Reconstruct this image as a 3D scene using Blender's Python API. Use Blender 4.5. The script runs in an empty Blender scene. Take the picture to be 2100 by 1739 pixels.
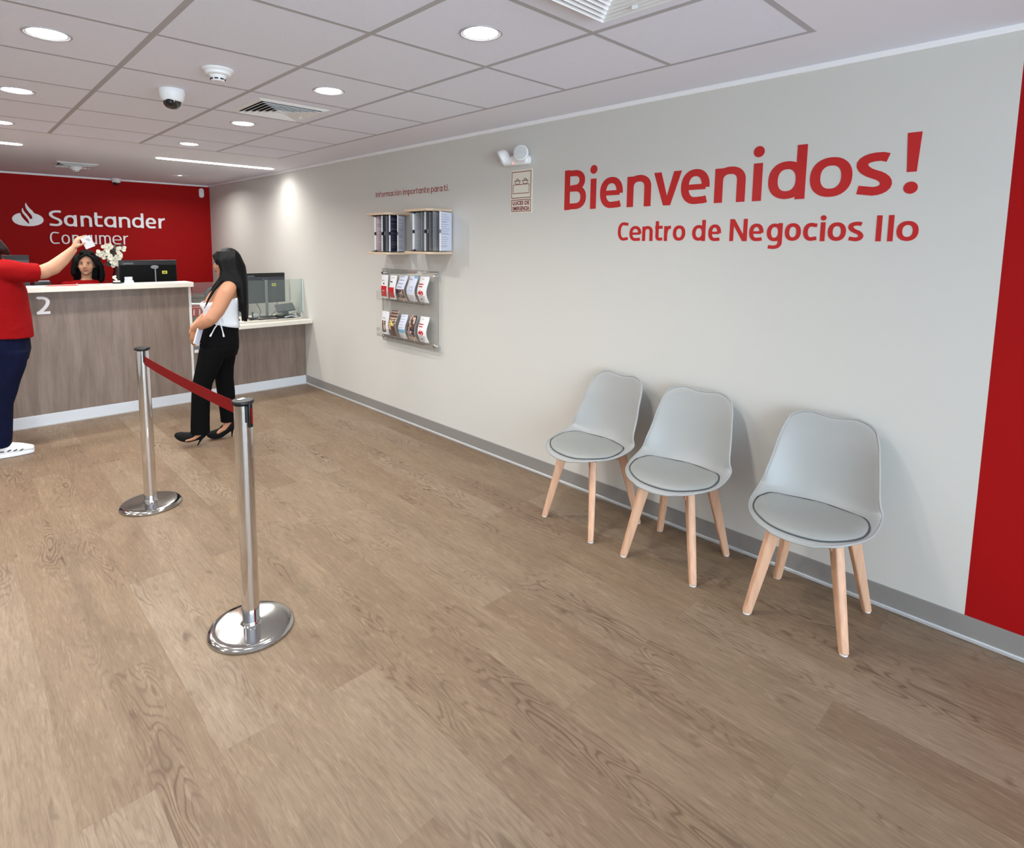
import bpy, bmesh, math, random
from math import sin, cos, pi, radians as R
from mathutils import Vector as V, Matrix

S = bpy.context.scene
COL = S.collection

# ------------------------------------------------------------------ camera
YAW, PIT, ROL = 0.7533, 0.1131, 0.0098
F_PX, CX, CY = 1205.34, 1006.2, 639.97
CAM = V((-2.8911, 0.0, 1.5445))
fw = V((sin(YAW)*cos(PIT), cos(YAW)*cos(PIT), -sin(PIT)))
r0 = V((cos(YAW), -sin(YAW), 0)); u0 = r0.cross(fw)
rr = cos(ROL)*r0 + sin(ROL)*u0; uu = -sin(ROL)*r0 + cos(ROL)*u0
cd = bpy.data.cameras.new('camera'); co = bpy.data.objects.new('camera', cd); COL.objects.link(co)
co.matrix_world = Matrix(((rr.x, uu.x, -fw.x, CAM.x), (rr.y, uu.y, -fw.y, CAM.y), (rr.z, uu.z, -fw.z, CAM.z), (0, 0, 0, 1)))
cd.sensor_fit = 'HORIZONTAL'; cd.sensor_width = 36; cd.lens = F_PX/2100*36
cd.shift_x = (1050-CX)/2100; cd.shift_y = (CY-869.5)/2100; cd.clip_start = 0.05
S.camera = co
# ------------------------------------------------------------------ view, world, daylight
vs = S.view_settings
vs.view_transform = 'Standard'; vs.look = 'None'; vs.gamma = 1; vs.use_curve_mapping = False
vs.exposure = 0.16
w = bpy.data.worlds.new('world'); S.world = w; w.use_nodes = True
bg = w.node_tree.nodes['Background']; bg.inputs[0].default_value = (0.74, 0.87, 1.0, 1); bg.inputs[1].default_value = 9.8
P_DOWN = 9.5      # watts of each downlight
P_LINE = 12.0      # watts of each linear lamp
E_LENS = 14.0      # glow of the lamp lenses
S.cycles.max_bounces = 10; S.cycles.diffuse_bounces = 5

# room dimensions, from the photograph's perspective
ZC = 2.3475        # ceiling
YB = 8.976         # far red wall
XL, YF = -6.0, -2.6   # left wall, glazed front wall behind the camera
YP = 6.06          # counter front
PORTAL = [(-5.4, -0.5, 0.1, 2.3)]

def area(name, loc, size, size_y, power, color, rot=(0, 0, 0), shape='DISK', portal=False, spread=pi):
    l = bpy.data.lights.new(name, 'AREA'); l.shape = shape; l.size = size
    if shape in ('RECTANGLE', 'ELLIPSE'): l.size_y = size_y
    l.energy = power; l.color = color; l.spread = spread
    if portal: l.cycles.is_portal = True
    o = bpy.data.objects.new(name, l); o.location = loc; o.rotation_euler = rot; COL.objects.link(o)
    return o
x0, x1, z0, z1 = PORTAL[0]
area('daylight_portal', ((x0+x1)/2, YF-0.02, (z0+z1)/2), x1-x0, z1-z0, 1, (1, 1, 1), (R(90), 0, 0), 'RECTANGLE', True)

# ------------------------------------------------------------------ materials
def mat(name, col, rough=0.5, metal=0.0, spec=0.5, emit=None, es=0, trans=0, coat=0, bump=None, var=None):
    m = bpy.data.materials.new(name); m.use_nodes = True
    nt = m.node_tree; b = nt.nodes['Principled BSDF']
    c = tuple(col)+(1,)
    b.inputs['Base Color'].default_value = c; b.inputs['Roughness'].default_value = rough
    b.inputs['Metallic'].default_value = metal; b.inputs['Specular IOR Level'].default_value = spec
    b.inputs['Transmission Weight'].default_value = trans; b.inputs['Coat Weight'].default_value = coat
    if emit: b.inputs['Emission Color'].default_value = tuple(emit)+(1,); b.inputs['Emission Strength'].default_value = es
    tc = nt.nodes.new('ShaderNodeTexCoord')
    if var:   # (scale vec, amount)
        mp = nt.nodes.new('ShaderNodeMapping'); mp.inputs['Scale'].default_value = var[0]
        nt.links.new(tc.outputs['Object'], mp.inputs[0])
        n = nt.nodes.new('ShaderNodeTexNoise'); n.inputs['Scale'].default_value = 1; n.inputs['Detail'].default_value = 4
        nt.links.new(mp.outputs[0], n.inputs['Vector'])
        rp = nt.nodes.new('ShaderNodeValToRGB')
        a = var[1]
        rp.color_ramp.elements[0].position = .3; rp.color_ramp.elements[1].position = .7
        rp.color_ramp.elements[0].color = tuple(max(0, v*(1-a)) for v in col)+(1,)
        rp.color_ramp.elements[1].color = tuple(min(1, v*(1+a)) for v in col)+(1,)
        nt.links.new(n.outputs['Fac'], rp.inputs[0]); nt.links.new(rp.outputs[0], b.inputs['Base Color'])
    if bump:  # (scale, strength, distance)
        n = nt.nodes.new('ShaderNodeTexNoise'); n.inputs['Scale'].default_value = bump[0]; n.inputs['Detail'].default_value = 3
        nt.links.new(tc.outputs['Object'], n.inputs['Vector'])
        bp = nt.nodes.new('ShaderNodeBump'); bp.inputs['Strength'].default_value = bump[1]; bp.inputs['Distance'].default_value = bump[2]
        nt.links.new(n.outputs['Fac'], bp.inputs['Height']); nt.links.new(bp.outputs[0], b.inputs['Normal'])
    return m
def s(r, g, b):   # sRGB 0-255 to linear
    f = lambda c: (c/255)/12.92 if c/255 <= .04045 else ((c/255+.055)/1.055)**2.4
    return (f(r), f(g), f(b))

M = {}
M['wall'] = mat('grey_wall_paint', s(208, 207, 202), .62, spec=.3, bump=(260, .12, .001))
M['wall_red'] = mat('red_wall_paint', s(160, 10, 12), .65, spec=.15, bump=(260, .12, .001))
M['ceil'] = mat('plasterboard_white', s(229, 229, 238), .8, spec=.2, bump=(120, .1, .001))
M['tile'] = mat('mineral_fibre_tile', s(231, 233, 245), .9, spec=.15, bump=(420, .5, .002), var=((300, 300, 300), .04))
M['tbar'] = mat('grid_bar_grey', s(176, 174, 178), .6)
M['trim'] = mat('trim_white', s(244, 244, 246), .5)
M['skirt'] = mat('skirting_grey', s(140, 137, 134), .45)
M['alu'] = mat('aluminium_strip', s(205, 208, 210), .35, .3)
M['plinth'] = mat('plinth_pale', s(212, 218, 226), .4)
M['slab'] = mat('cream_worktop', s(226, 221, 210), .35, var=((30, 90, 30), .03))
M['white'] = mat('white_plastic', s(236, 237, 238), .4)
M['white_edge'] = mat('white_edge', s(225, 225, 222), .5)
M['black'] = mat('black_plastic', s(14, 14, 16), .4)
M['blackm'] = mat('black_matt', s(9, 9, 11), .7, spec=.15)
M['dark'] = mat('dark_grey_plastic', s(58, 62, 70), .45)
M['grey'] = mat('mid_grey_plastic', s(120, 125, 130), .45)
M['chrome'] = mat('brushed_chrome', s(226, 226, 228), .07, 1.0)
M['chrome_rough'] = mat('polished_base', s(190, 190, 188), .12, 1.0)
M['lamp'] = mat('lit_lens', (1, 1, 1), .5, emit=(1, .985, .95), es=E_LENS)
M['red_vinyl'] = mat('red_vinyl', s(190, 24, 26), .45)
M['red_dark_vinyl'] = mat('dark_red_vinyl', s(150, 38, 40), .5)
M['sign_white'] = mat('sign_white', s(252, 252, 255), .4)
M['belt'] = mat('red_webbing', s(116, 6, 6), .8, spec=.15, bump=(900, .3, .0006))
M['shell'] = mat('pale_grey_shell', s(163, 165, 164), .42, bump=(300, .04, .0006))
M['pad'] = mat('grey_leatherette', s(150, 153, 150), .5, bump=(500, .12, .0006))
M['seam_shade'] = mat('seam_gap_shade', s(70, 76, 80), .6)  # seam colour darkened to paint in the shadow of the pad's gap
M['beech'] = mat('beech_wood', s(214, 170, 140), .45, var=((60, 60, 5), .13))
M['birch'] = mat('pale_ply', s(214, 190, 164), .5, var=((8, 60, 60), .1))
M['red'] = mat('red_print', s(200, 25, 30), .5)
M['skin'] = mat('skin', s(184, 132, 102), .55, spec=.3)
M['skin_f'] = mat('skin_fair', s(190, 142, 114), .55, spec=.3)
M['hair'] = mat('black_hair', s(8, 7, 8), .6, spec=.18, bump=(40, .3, .004))
M['hair_b'] = mat('dark_brown_hair', s(38, 20, 14), .5, spec=.3, bump=(40, .3, .004))
M['cloth_w'] = mat('white_cotton', s(236, 240, 246), .8, spec=.2, bump=(30, .35, .006))
M['cloth_b'] = mat('black_trouser_cloth', s(9, 9, 11), .85, spec=.1, bump=(20, .2, .004))
M['cloth_r'] = mat('red_shirt_cloth', s(142, 13, 17), .85, spec=.1, bump=(11, .8, .02))
M['denim'] = mat('navy_denim', s(8, 14, 42), .85, spec=.15, var=((16, 16, 10), .25), bump=(18, .35, .006))
M['suede'] = mat('black_suede', s(10, 10, 13), .75, spec=.2)
M['lip'] = mat('lip_red', s(150, 60, 62), .45)
M['eye_w'] = mat('eye_white', s(225, 220, 215), .3)
M['petal'] = mat('cream_petal', s(226, 222, 204), .6)
M['leaf'] = mat('dark_leaf', s(28, 38, 24), .5)
M['vase'] = mat('dark_red_vase', s(44, 8, 12), .3)
M['silver'] = mat('silver_plastic', s(190, 195, 202), .3, .4)
M['yellow'] = mat('yellow_sticker', s(226, 222, 60), .5)
M['cable'] = mat('cable_dark', s(40, 42, 46), .5)
M['cabinet'] = mat('grey_brown_cabinet', s(118, 106, 98), .5, var=((14, 14, 1.2), .12))
M['paper'] = mat('white_paper', s(235, 236, 240), .7)
M['paper_b'] = mat('bluish_paper', s(214, 218, 236), .7)
M['paper_g'] = mat('grey_paper', s(178, 178, 180), .7)
M['paper_p'] = mat('pink_paper', s(205, 168, 166), .7)
M['text_g'] = mat('grey_print', s(158, 163, 184), .7)
M['navy_p'] = mat('navy_print', s(30, 36, 62), .6)
M['brown_p'] = mat('brown_print', s(92, 62, 52), .6)
M['blue_p'] = mat('blue_print', s(120, 168, 200), .6)
M['tan_p'] = mat('tan_print', s(206, 178, 160), .6)
M['sign_cream'] = mat('sign_cream', s(226, 222, 208), .5)
M['sign_maroon'] = mat('sign_maroon', s(128, 40, 44), .5)
M['duct_shade'] = mat('duct_shade_dark', s(25, 25, 27), .9)  # near-black colour painting the shade inside the vents
M['frame'] = mat('window_frame_grey', s(70, 72, 76), .4, .6)

def glassy(name, tint, refl, rough=.02, alpha=.1):
    m = bpy.data.materials.new(name); m.use_nodes = True; nt = m.node_tree; nt.nodes.clear()
    o = nt.nodes.new('ShaderNodeOutputMaterial'); t = nt.nodes.new('ShaderNodeBsdfTransparent'); t.inputs[0].default_value = tuple(tint)+(1,)
    g = nt.nodes.new('ShaderNodeBsdfGlossy'); g.inputs['Roughness'].default_value = rough
    fr = nt.nodes.new('ShaderNodeFresnel'); fr.inputs[0].default_value = 1.45
    mx = nt.nodes.new('ShaderNodeMixShader')
    mu = nt.nodes.new('ShaderNodeMath'); mu.operation = 'MULTIPLY'; mu.inputs[1].default_value = refl
    nt.links.new(fr.outputs[0], mu.inputs[0]); nt.links.new(mu.outputs[0], mx.inputs[0])
    nt.links.new(t.outputs[0], mx.inputs[1]); nt.links.new(g.outputs[0], mx.inputs[2])
    d = nt.nodes.new('ShaderNodeBsdfDiffuse'); d.inputs[0].default_value = (.75, .8, .78, 1)
    m2 = nt.nodes.new('ShaderNodeMixShader'); m2.inputs[0].default_value = alpha
    nt.links.new(mx.outputs[0], m2.inputs[1]); nt.links.new(d.outputs[0], m2.inputs[2])
    nt.links.new(m2.outputs[0], o.inputs[0]); return m
M['glass'] = glassy('clear_glass', (.90, .94, .92), .9, alpha=.05)
M['acrylic'] = glassy('clear_acrylic', (.985, .985, .98), .35, alpha=.015)
M['acrylic_edge'] = glassy('acrylic_edge', (.62, .64, .63), .6, alpha=.25)
M['pane'] = glassy('window_pane', (.97, .98, .97), .6, alpha=0)
M['glass_edge'] = mat('polished_glass_edge', s(225, 240, 238), .3)

def nmath(nt, op, a, b=None, c=None):
    n = nt.nodes.new('ShaderNodeMath'); n.operation = op
    for i, v in enumerate((a, b, c)):
        if v is None: continue
        if isinstance(v, (int, float)): n.inputs[i].default_value = v
        else: nt.links.new(v, n.inputs[i])
    return n.outputs[0]
def ramp(nt, fac, stops):
    n = nt.nodes.new('ShaderNodeValToRGB'); e = n.color_ramp.elements
    while len(e) < len(stops): e.new(.5)
    for i, (p, c) in enumerate(stops): e[i].position = p; e[i].color = tuple(c)+(1,)
    nt.links.new(fac, n.inputs[0]); return n.outputs[0]
def mixc(nt, fac, a, b, mode='MIX'):
    n = nt.nodes.new('ShaderNodeMix'); n.data_type = 'RGBA'; n.blend_type = mode
    if isinstance(fac, (int, float)): n.inputs[0].default_value = fac
    else: nt.links.new(fac, n.inputs[0])
    for i, v in ((6, a), (7, b)):
        if isinstance(v, tuple): n.inputs[i].default_value = v+(1,) if len(v) == 3 else v
        else: nt.links.new(v, n.inputs[i])
    return n.outputs[2]
def comb(nt, x, y, z):
    n = nt.nodes.new('ShaderNodeCombineXYZ')
    for i, v in enumerate((x, y, z)):
        if isinstance(v, (int, float)): n.inputs[i].default_value = v
        else: nt.links.new(v, n.inputs[i])
    return n.outputs[0]
def noise(nt, vec, sc, det=3, rough=.5, dist=0):
    n = nt.nodes.new('ShaderNodeTexNoise'); n.inputs['Scale'].default_value = sc; n.inputs['Detail'].default_value = det
    n.inputs['Roughness'].default_value = rough; n.inputs['Distortion'].default_value = dist
    nt.links.new(vec, n.inputs['Vector']); return n.outputs['Fac']

def floor_material():
    m = bpy.data.materials.new('oak_vinyl_planks'); m.use_nodes = True; nt = m.node_tree; b = nt.nodes['Principled BSDF']
    g = nt.nodes.new('ShaderNodeNewGeometry'); sp = nt.nodes.new('ShaderNodeSeparateXYZ'); nt.links.new(g.outputs['Position'], sp.inputs[0])
    X, Y = sp.outputs[0], sp.outputs[1]
    u = nmath(nt, 'DIVIDE', nmath(nt, 'ADD', X, 2.187+18), .18)
    row = nmath(nt, 'FLOOR', u); par = nmath(nt, 'MODULO', row, 2.0)
    v = nmath(nt, 'DIVIDE', nmath(nt, 'SUBTRACT', nmath(nt, 'ADD', Y, 12-1.14), nmath(nt, 'MULTIPLY', par, .6)), 1.2)
    k = nmath(nt, 'FLOOR', v)
    wn = nt.nodes.new('ShaderNodeTexWhiteNoise'); wn.noise_dimensions = '2D'
    nt.links.new(comb(nt, row, k, 0), wn.inputs['Vector']); rnd = wn.outputs['Value']
    off = nmath(nt, 'MULTIPLY', rnd, 37.0)
    # growth-ring contours
    n1 = noise(nt, comb(nt, nmath(nt, 'MULTIPLY', X, 9.0), nmath(nt, 'MULTIPLY', Y, 1.7), off), 1.0, 1.8, .5)
    ring = nmath(nt, 'SINE', nmath(nt, 'MULTIPLY', n1, 130.0))
    ring = nmath(nt, 'POWER', nmath(nt, 'MULTIPLY', nmath(nt, 'ADD', ring, 1.0), .5), 4.0)
    mk = noise(nt, comb(nt, nmath(nt, 'MULTIPLY', X, 5.0), nmath(nt, 'MULTIPLY', Y, 1.3), nmath(nt, 'ADD', off, 9.0)), 1.0, 2, .5)
    mkc = nmath(nt, 'MULTIPLY', nmath(nt, 'MAXIMUM', nmath(nt, 'SUBTRACT', mk, .48), 0.0), 5.0)
    fine = noise(nt, comb(nt, nmath(nt, 'MULTIPLY', X, 190.0), nmath(nt, 'MULTIPLY', Y, 7.0), off), 1.0, 4, .65)
    soft = noise(nt, comb(nt, nmath(nt, 'MULTIPLY', X, 9.0), nmath(nt, 'MULTIPLY', Y, 2.2), nmath(nt, 'ADD', off, 3.0)), 1.0, 3, .55)
    tone = ramp(nt, rnd, [(0, s(129, 108, 88)), (.3, s(135, 115, 93)), (.7, s(139, 120, 99)), (1, s(147, 129, 109))])
    c = mixc(nt, ramp(nt, soft, [(.3, (0, 0, 0)), (.7, (1, 1, 1))]), mixc(nt, .85, tone, (.80, .78, .77), 'MULTIPLY'), tone)
    c = mixc(nt, nmath(nt, 'MULTIPLY', ring, nmath(nt, 'MULTIPLY', mkc, .85)), c, s(92, 72, 56))
    c = mixc(nt, ramp(nt, fine, [(.46, (0, 0, 0)), (.72, (.42, .42, .42))]), c, s(92, 73, 57))
    gr2 = noise(nt, comb(nt, nmath(nt, 'MULTIPLY', X, 70.0), nmath(nt, 'MULTIPLY', Y, 11.0), nmath(nt, 'ADD', off, 30.0)), 1.0, 3, .6, 1.2)
    c = mixc(nt, ramp(nt, gr2, [(.50, (0, 0, 0)), (.74, (.38, .38, .38))]), c, s(98, 79, 62))
    c = mixc(nt, ramp(nt, gr2, [(.28, (.28, .28, .28)), (.45, (0, 0, 0))]), c, s(172, 153, 130))
    kn = noise(nt, comb(nt, nmath(nt, 'MULTIPLY', X, 16.0), nmath(nt, 'MULTIPLY', Y, 7.0), nmath(nt, 'ADD', off, 20.0)), 1.0, 2, .5)
    c = mixc(nt, nmath(nt, 'MINIMUM', nmath(nt, 'MULTIPLY', nmath(nt, 'MAXIMUM', nmath(nt, 'SUBTRACT', kn, .69), 0.0), 6.0), .6), c, s(80, 62, 48))
    # plank joints
    def edge(f, wdt):
        fr = nmath(nt, 'FRACT', f); d = nmath(nt, 'MINIMUM', fr, nmath(nt, 'SUBTRACT', 1.0, fr)); return nmath(nt, 'LESS_THAN', d, wdt)
    j = nmath(nt, 'MAXIMUM', edge(u, .0045), edge(v, .0008))
    c = mixc(nt, nmath(nt, 'MULTIPLY', j, .14), c, s(62, 48, 38))
    nt.links.new(c, b.inputs['Base Color'])
    b.inputs['Roughness'].default_value = .5; b.inputs['Specular IOR Level'].default_value = .35
    bp = nt.nodes.new('ShaderNodeBump'); bp.inputs['Strength'].default_value = .25; bp.inputs['Distance'].default_value = .001
    nt.links.new(nmath(nt, 'ADD', nmath(nt, 'MULTIPLY', fine, .6), nmath(nt, 'MULTIPLY', j, -1.0)), bp.inputs['Height']); nt.links.new(bp.outputs[0], b.inputs['Normal'])
    return m
M['floor'] = floor_material()
def laminate():
    m = bpy.data.materials.new('grey_oak_laminate'); m.use_nodes = True; nt = m.node_tree; b = nt.nodes['Principled BSDF']
    g = nt.nodes.new('ShaderNodeNewGeometry'); sp = nt.nodes.new('ShaderNodeSeparateXYZ'); nt.links.new(g.outputs['Position'], sp.inputs[0])
    X, Z = nmath(nt, 'ADD', sp.outputs[0], sp.outputs[1]), sp.outputs[2]
    a = noise(nt, comb(nt, nmath(nt, 'MULTIPLY', X, 15.0), nmath(nt, 'MULTIPLY', Z, 1.6), 2.0), 1.0, 4, .6, .3)
    f = noise(nt, comb(nt, nmath(nt, 'MULTIPLY', X, 90.0), nmath(nt, 'MULTIPLY', Z, 4.0), 5.0), 1.0, 4, .65)
    c = ramp(nt, a, [(.3, s(116, 101, 92)), (.5, s(130, 114, 104)), (.72, s(143, 128, 118))])
    c = mixc(nt, nmath(nt, 'MULTIPLY', nmath(nt, 'GREATER_THAN', f, .56), .22), c, s(94, 79, 70))
    nt.links.new(c, b.inputs['Base Color']); b.inputs['Roughness'].default_value = .5
    return m
M['laminate'] = laminate()

# ------------------------------------------------------------------ mesh helpers
class G:
    def __init__(g): g.v = []; g.f = []; g.m = []; g.cur = 0
    def add(g, vs, fs):
        o = len(g.v); g.v += [tuple(p) for p in vs]
        for f in fs: g.f.append(tuple(i+o for i in f)); g.m.append(g.cur)
        return g
    def box(g, x0, x1, y0, y1, z0, z1):
        return g.add([(x, y, z) for z in (z0, z1) for y in (y0, y1) for x in (x0, x1)],
                     [(0, 2, 3, 1), (4, 5, 7, 6), (0, 1, 5, 4), (2, 6, 7, 3), (0, 4, 6, 2), (1, 3, 7, 5)])
    def quad(g, *p): return g.add(p, [tuple(range(len(p)))])
    def obox(g, c, sx, sy, sz, rot):    # oriented box, rot = Matrix 3x3 / Euler tuple
        mt = rot if isinstance(rot, Matrix) else (Matrix.Rotation(rot[2], 3, 'Z') @ Matrix.Rotation(rot[1], 3, 'Y') @ Matrix.Rotation(rot[0], 3, 'X'))
        vs = [V(c)+mt @ V((x, y, z)) for z in (-sz/2, sz/2) for y in (-sy/2, sy/2) for x in (-sx/2, sx/2)]
        return g.add(vs, [(0, 2, 3, 1), (4, 5, 7, 6), (0, 1, 5, 4), (2, 6, 7, 3), (0, 4, 6, 2), (1, 3, 7, 5)])
    def prism(g, poly, fn, t0, t1):     # poly 2D, fn(u,v,t)->xyz
        n = len(poly); vs = [fn(a, b, t0) for a, b in poly]+[fn(a, b, t1) for a, b in poly]
        fs = [tuple(range(n))[::-1], tuple(range(n, 2*n))]+[(i, (i+1) % n, n+(i+1) % n, n+i) for i in range(n)]
        return g.add(vs, fs)
    def lathe(g, prof, c=(0, 0, 0), n=40, axis='z', caps=True):
        vs = []; fs = []
        for r, h in prof:
            for i in range(n):
                a = 2*pi*i/n
                if axis == 'z': p = (r*cos(a), r*sin(a), h)
                elif axis == 'x': p = (h, r*cos(a), r*sin(a))
                else: p = (r*cos(a), h, r*sin(a))
                vs.append((c[0]+p[0], c[1]+p[1], c[2]+p[2]))
        for k in range(len(prof)-1):
            for i in range(n): fs.append((k*n+i, k*n+(i+1) % n, (k+1)*n+(i+1) % n, (k+1)*n+i))
        if caps:
            if prof[0][0] > 1e-5: fs.append(tuple(range(n))[::-1])
            if prof[-1][0] > 1e-5: fs.append(tuple((len(prof)-1)*n+i for i in range(n)))
        return g.add(vs, fs)
    def limb(g, pts, rad, n=14, ends=(1, 1), side=None, power=2.0):
        pts = [V(p) for p in pts]; rad = [(r, r) if isinstance(r, (int, float)) else r for r in rad]
        side = V(side) if side else None
        P, RR, T = [], [], []
        tan = []
        for i in range(len(pts)):
            a = pts[max(i-1, 0)]; b = pts[min(i+1, len(pts)-1)]; tan.append((b-a).normalized())
        if ends[0]:
            for k in (3, 2, 1):
                t = k/3.0; q = math.sqrt(max(0.0, 1-t*t)); q = max(q, .12)
                P.append(pts[0]-tan[0]*min(rad[0])*t*ends[0]); RR.append((rad[0][0]*q, rad[0][1]*q)); T.append(tan[0])
        for p, r, t in zip(pts, rad, tan): P.append(p); RR.append(r); T.append(t)
        if ends[1]:
            for k in (1, 2, 3):
                t = k/3.0; q = math.sqrt(max(0.0, 1-t*t)); q = max(q, .12)
                P.append(pts[-1]+tan[-1]*min(rad[-1])*t*ends[1]); RR.append((rad[-1][0]*q, rad[-1][1]*q)); T.append(tan[-1])
        vs = []; fs = []; ref = side
        if ref is None:
            ref = V((0, 0, 1)) if abs(T[0].z) < .8 else V((1, 0, 0))
        for p, r, t in zip(P, RR, T):
            a = (ref-t*ref.dot(t)).normalized(); b = t.cross(a)
            if side is None: ref = a
            for i in range(n):
                th = 2*pi*i/n; cx_, sy_ = cos(th), sin(th)
                if power != 2.0:
                    cx_ = math.copysign(abs(cx_)**(2/power), cx_); sy_ = math.copysign(abs(sy_)**(2/power), sy_)
                vs.append(p+a*r[0]*cx_+b*r[1]*sy_)
        for k in range(len(P)-1):
            for i in range(n): fs.append((k*n+i, k*n+(i+1) % n, (k+1)*n+(i+1) % n, (k+1)*n+i))
        fs.append(tuple(range(n))[::-1]); fs.append(tuple((len(P)-1)*n+i for i in range(n)))
        return g.add(vs, fs)
    def ell(g, c, rx, ry, rz, n=20, m=12, rot=None):
        vs = []; fs = []
        mt = rot or Matrix.Identity(3)
        for j in range(1, m):
            ph = pi*j/m
            for i in range(n):
                a = 2*pi*i/n; vs.append(V(c)+mt @ V((rx*sin(ph)*cos(a), ry*sin(ph)*sin(a), -rz*cos(ph))))
        b = len(vs); vs.append(V(c)+mt @ V((0, 0, -rz))); vs.append(V(c)+mt @ V((0, 0, rz)))
        for j in range(m-2):
            for i in range(n): fs.append((j*n+i, j*n+(i+1) % n, (j+1)*n+(i+1) % n, (j+1)*n+i))
        for i in range(n):
            fs.append((b, (i+1) % n, i)); fs.append((b+1, (m-2)*n+i, (m-2)*n+(i+1) % n))
        return g.add(vs, fs)
    def rings(g, R_, n=24, cap=True):   # R_: (cx,cy,cz,rx,ry,tilt)  horizontal-ish rings, bottom to top
        vs = []; fs = []
        for q in R_:
            cx_, cy_, cz, rx, ry = q[:5]; tl = q[5] if len(q) > 5 else 0
            for i in range(n):
                a = 2*pi*i/n; vs.append((cx_+rx*cos(a), cy_+ry*sin(a), cz+tl*rx*cos(a)))
        for k in range(len(R_)-1):
            for i in range(n): fs.append((k*n+i, k*n+(i+1) % n, (k+1)*n+(i+1) % n, (k+1)*n+i))
        if cap: fs.append(tuple(range(n))[::-1]); fs.append(tuple((len(R_)-1)*n+i for i in range(n)))
        return g.add(vs, fs)
    def mesh(g, name, mats):
        me = bpy.data.meshes.new(name); me.from_pydata(g.v, [], g.f); me.update()
        for m in (mats if isinstance(mats, (list, tuple)) else [mats]): me.materials.append(m)
        me.polygons.foreach_set('material_index', g.m)
        bm = bmesh.new(); bm.from_mesh(me); bmesh.ops.recalc_face_normals(bm, faces=bm.faces); bm.to_mesh(me); bm.free()
        return me
    def build(g, name, mats, parent=None, bevel=0, smooth=True, ang=35, sub=0, seg=2):
        me = g.mesh(name, mats)
        if smooth: me.shade_smooth(); me.set_sharp_from_angle(angle=R(ang))
        o = bpy.data.objects.new(name, me); COL.objects.link(o); o.parent = parent
        if bevel:
            b = o.modifiers.new('bevel', 'BEVEL'); b.width = bevel; b.segments = seg; b.limit_method = 'ANGLE'; b.angle_limit = R(35); b.harden_normals = False
        if sub: q = o.modifiers.new('sub', 'SUBSURF'); q.levels = sub; q.render_levels = sub
        return o
    def fuse(g, name, m, parent=None, voxel=.007, it=8, fac=.5, post=None):
        me = g.mesh(name, m); o = bpy.data.objects.new(name, me); COL.objects.link(o)
        r = o.modifiers.new('r', 'REMESH'); r.mode = 'VOXEL'; r.voxel_size = voxel; r.use_smooth_shade = True
        q = o.modifiers.new('s', 'SMOOTH'); q.factor = fac; q.iterations = it
        dg = bpy.context.evaluated_depsgraph_get(); n = bpy.data.meshes.new_from_object(o.evaluated_get(dg))
        n.name = name; o.modifiers.clear(); o.data = n; bpy.data.meshes.remove(me)
        if not n.materials: n.materials.append(m)
        n.shade_smooth(); o.parent = parent
        return o

def tag(o, label=None, cat=None, group=None, kind=None):
    if label: o['label'] = label
    if cat: o['category'] = cat
    if group: o['group'] = group
    if kind: o['kind'] = kind
    return o
def empty(name, loc=(0, 0, 0), rz=0, label=None, cat=None, group=None):
    o = bpy.data.objects.new(name, None); COL.objects.link(o); o.location = loc; o.rotation_euler = (0, 0, rz); o.empty_display_size = .1
    return tag(o, label, cat, group)
def copy_tree(o, parent=None, loc=None, rz=None, label=None):
    c = o.copy(); COL.objects.link(c); c.parent = parent
    if loc is not None: c.location = loc
    if rz is not None: c.rotation_euler = (0, 0, rz)
    if label: c['label'] = label
    for ch in list(o.children): copy_tree(ch, c)
    return c
def struct(o): o['kind'] = 'structure'; return o

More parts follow.
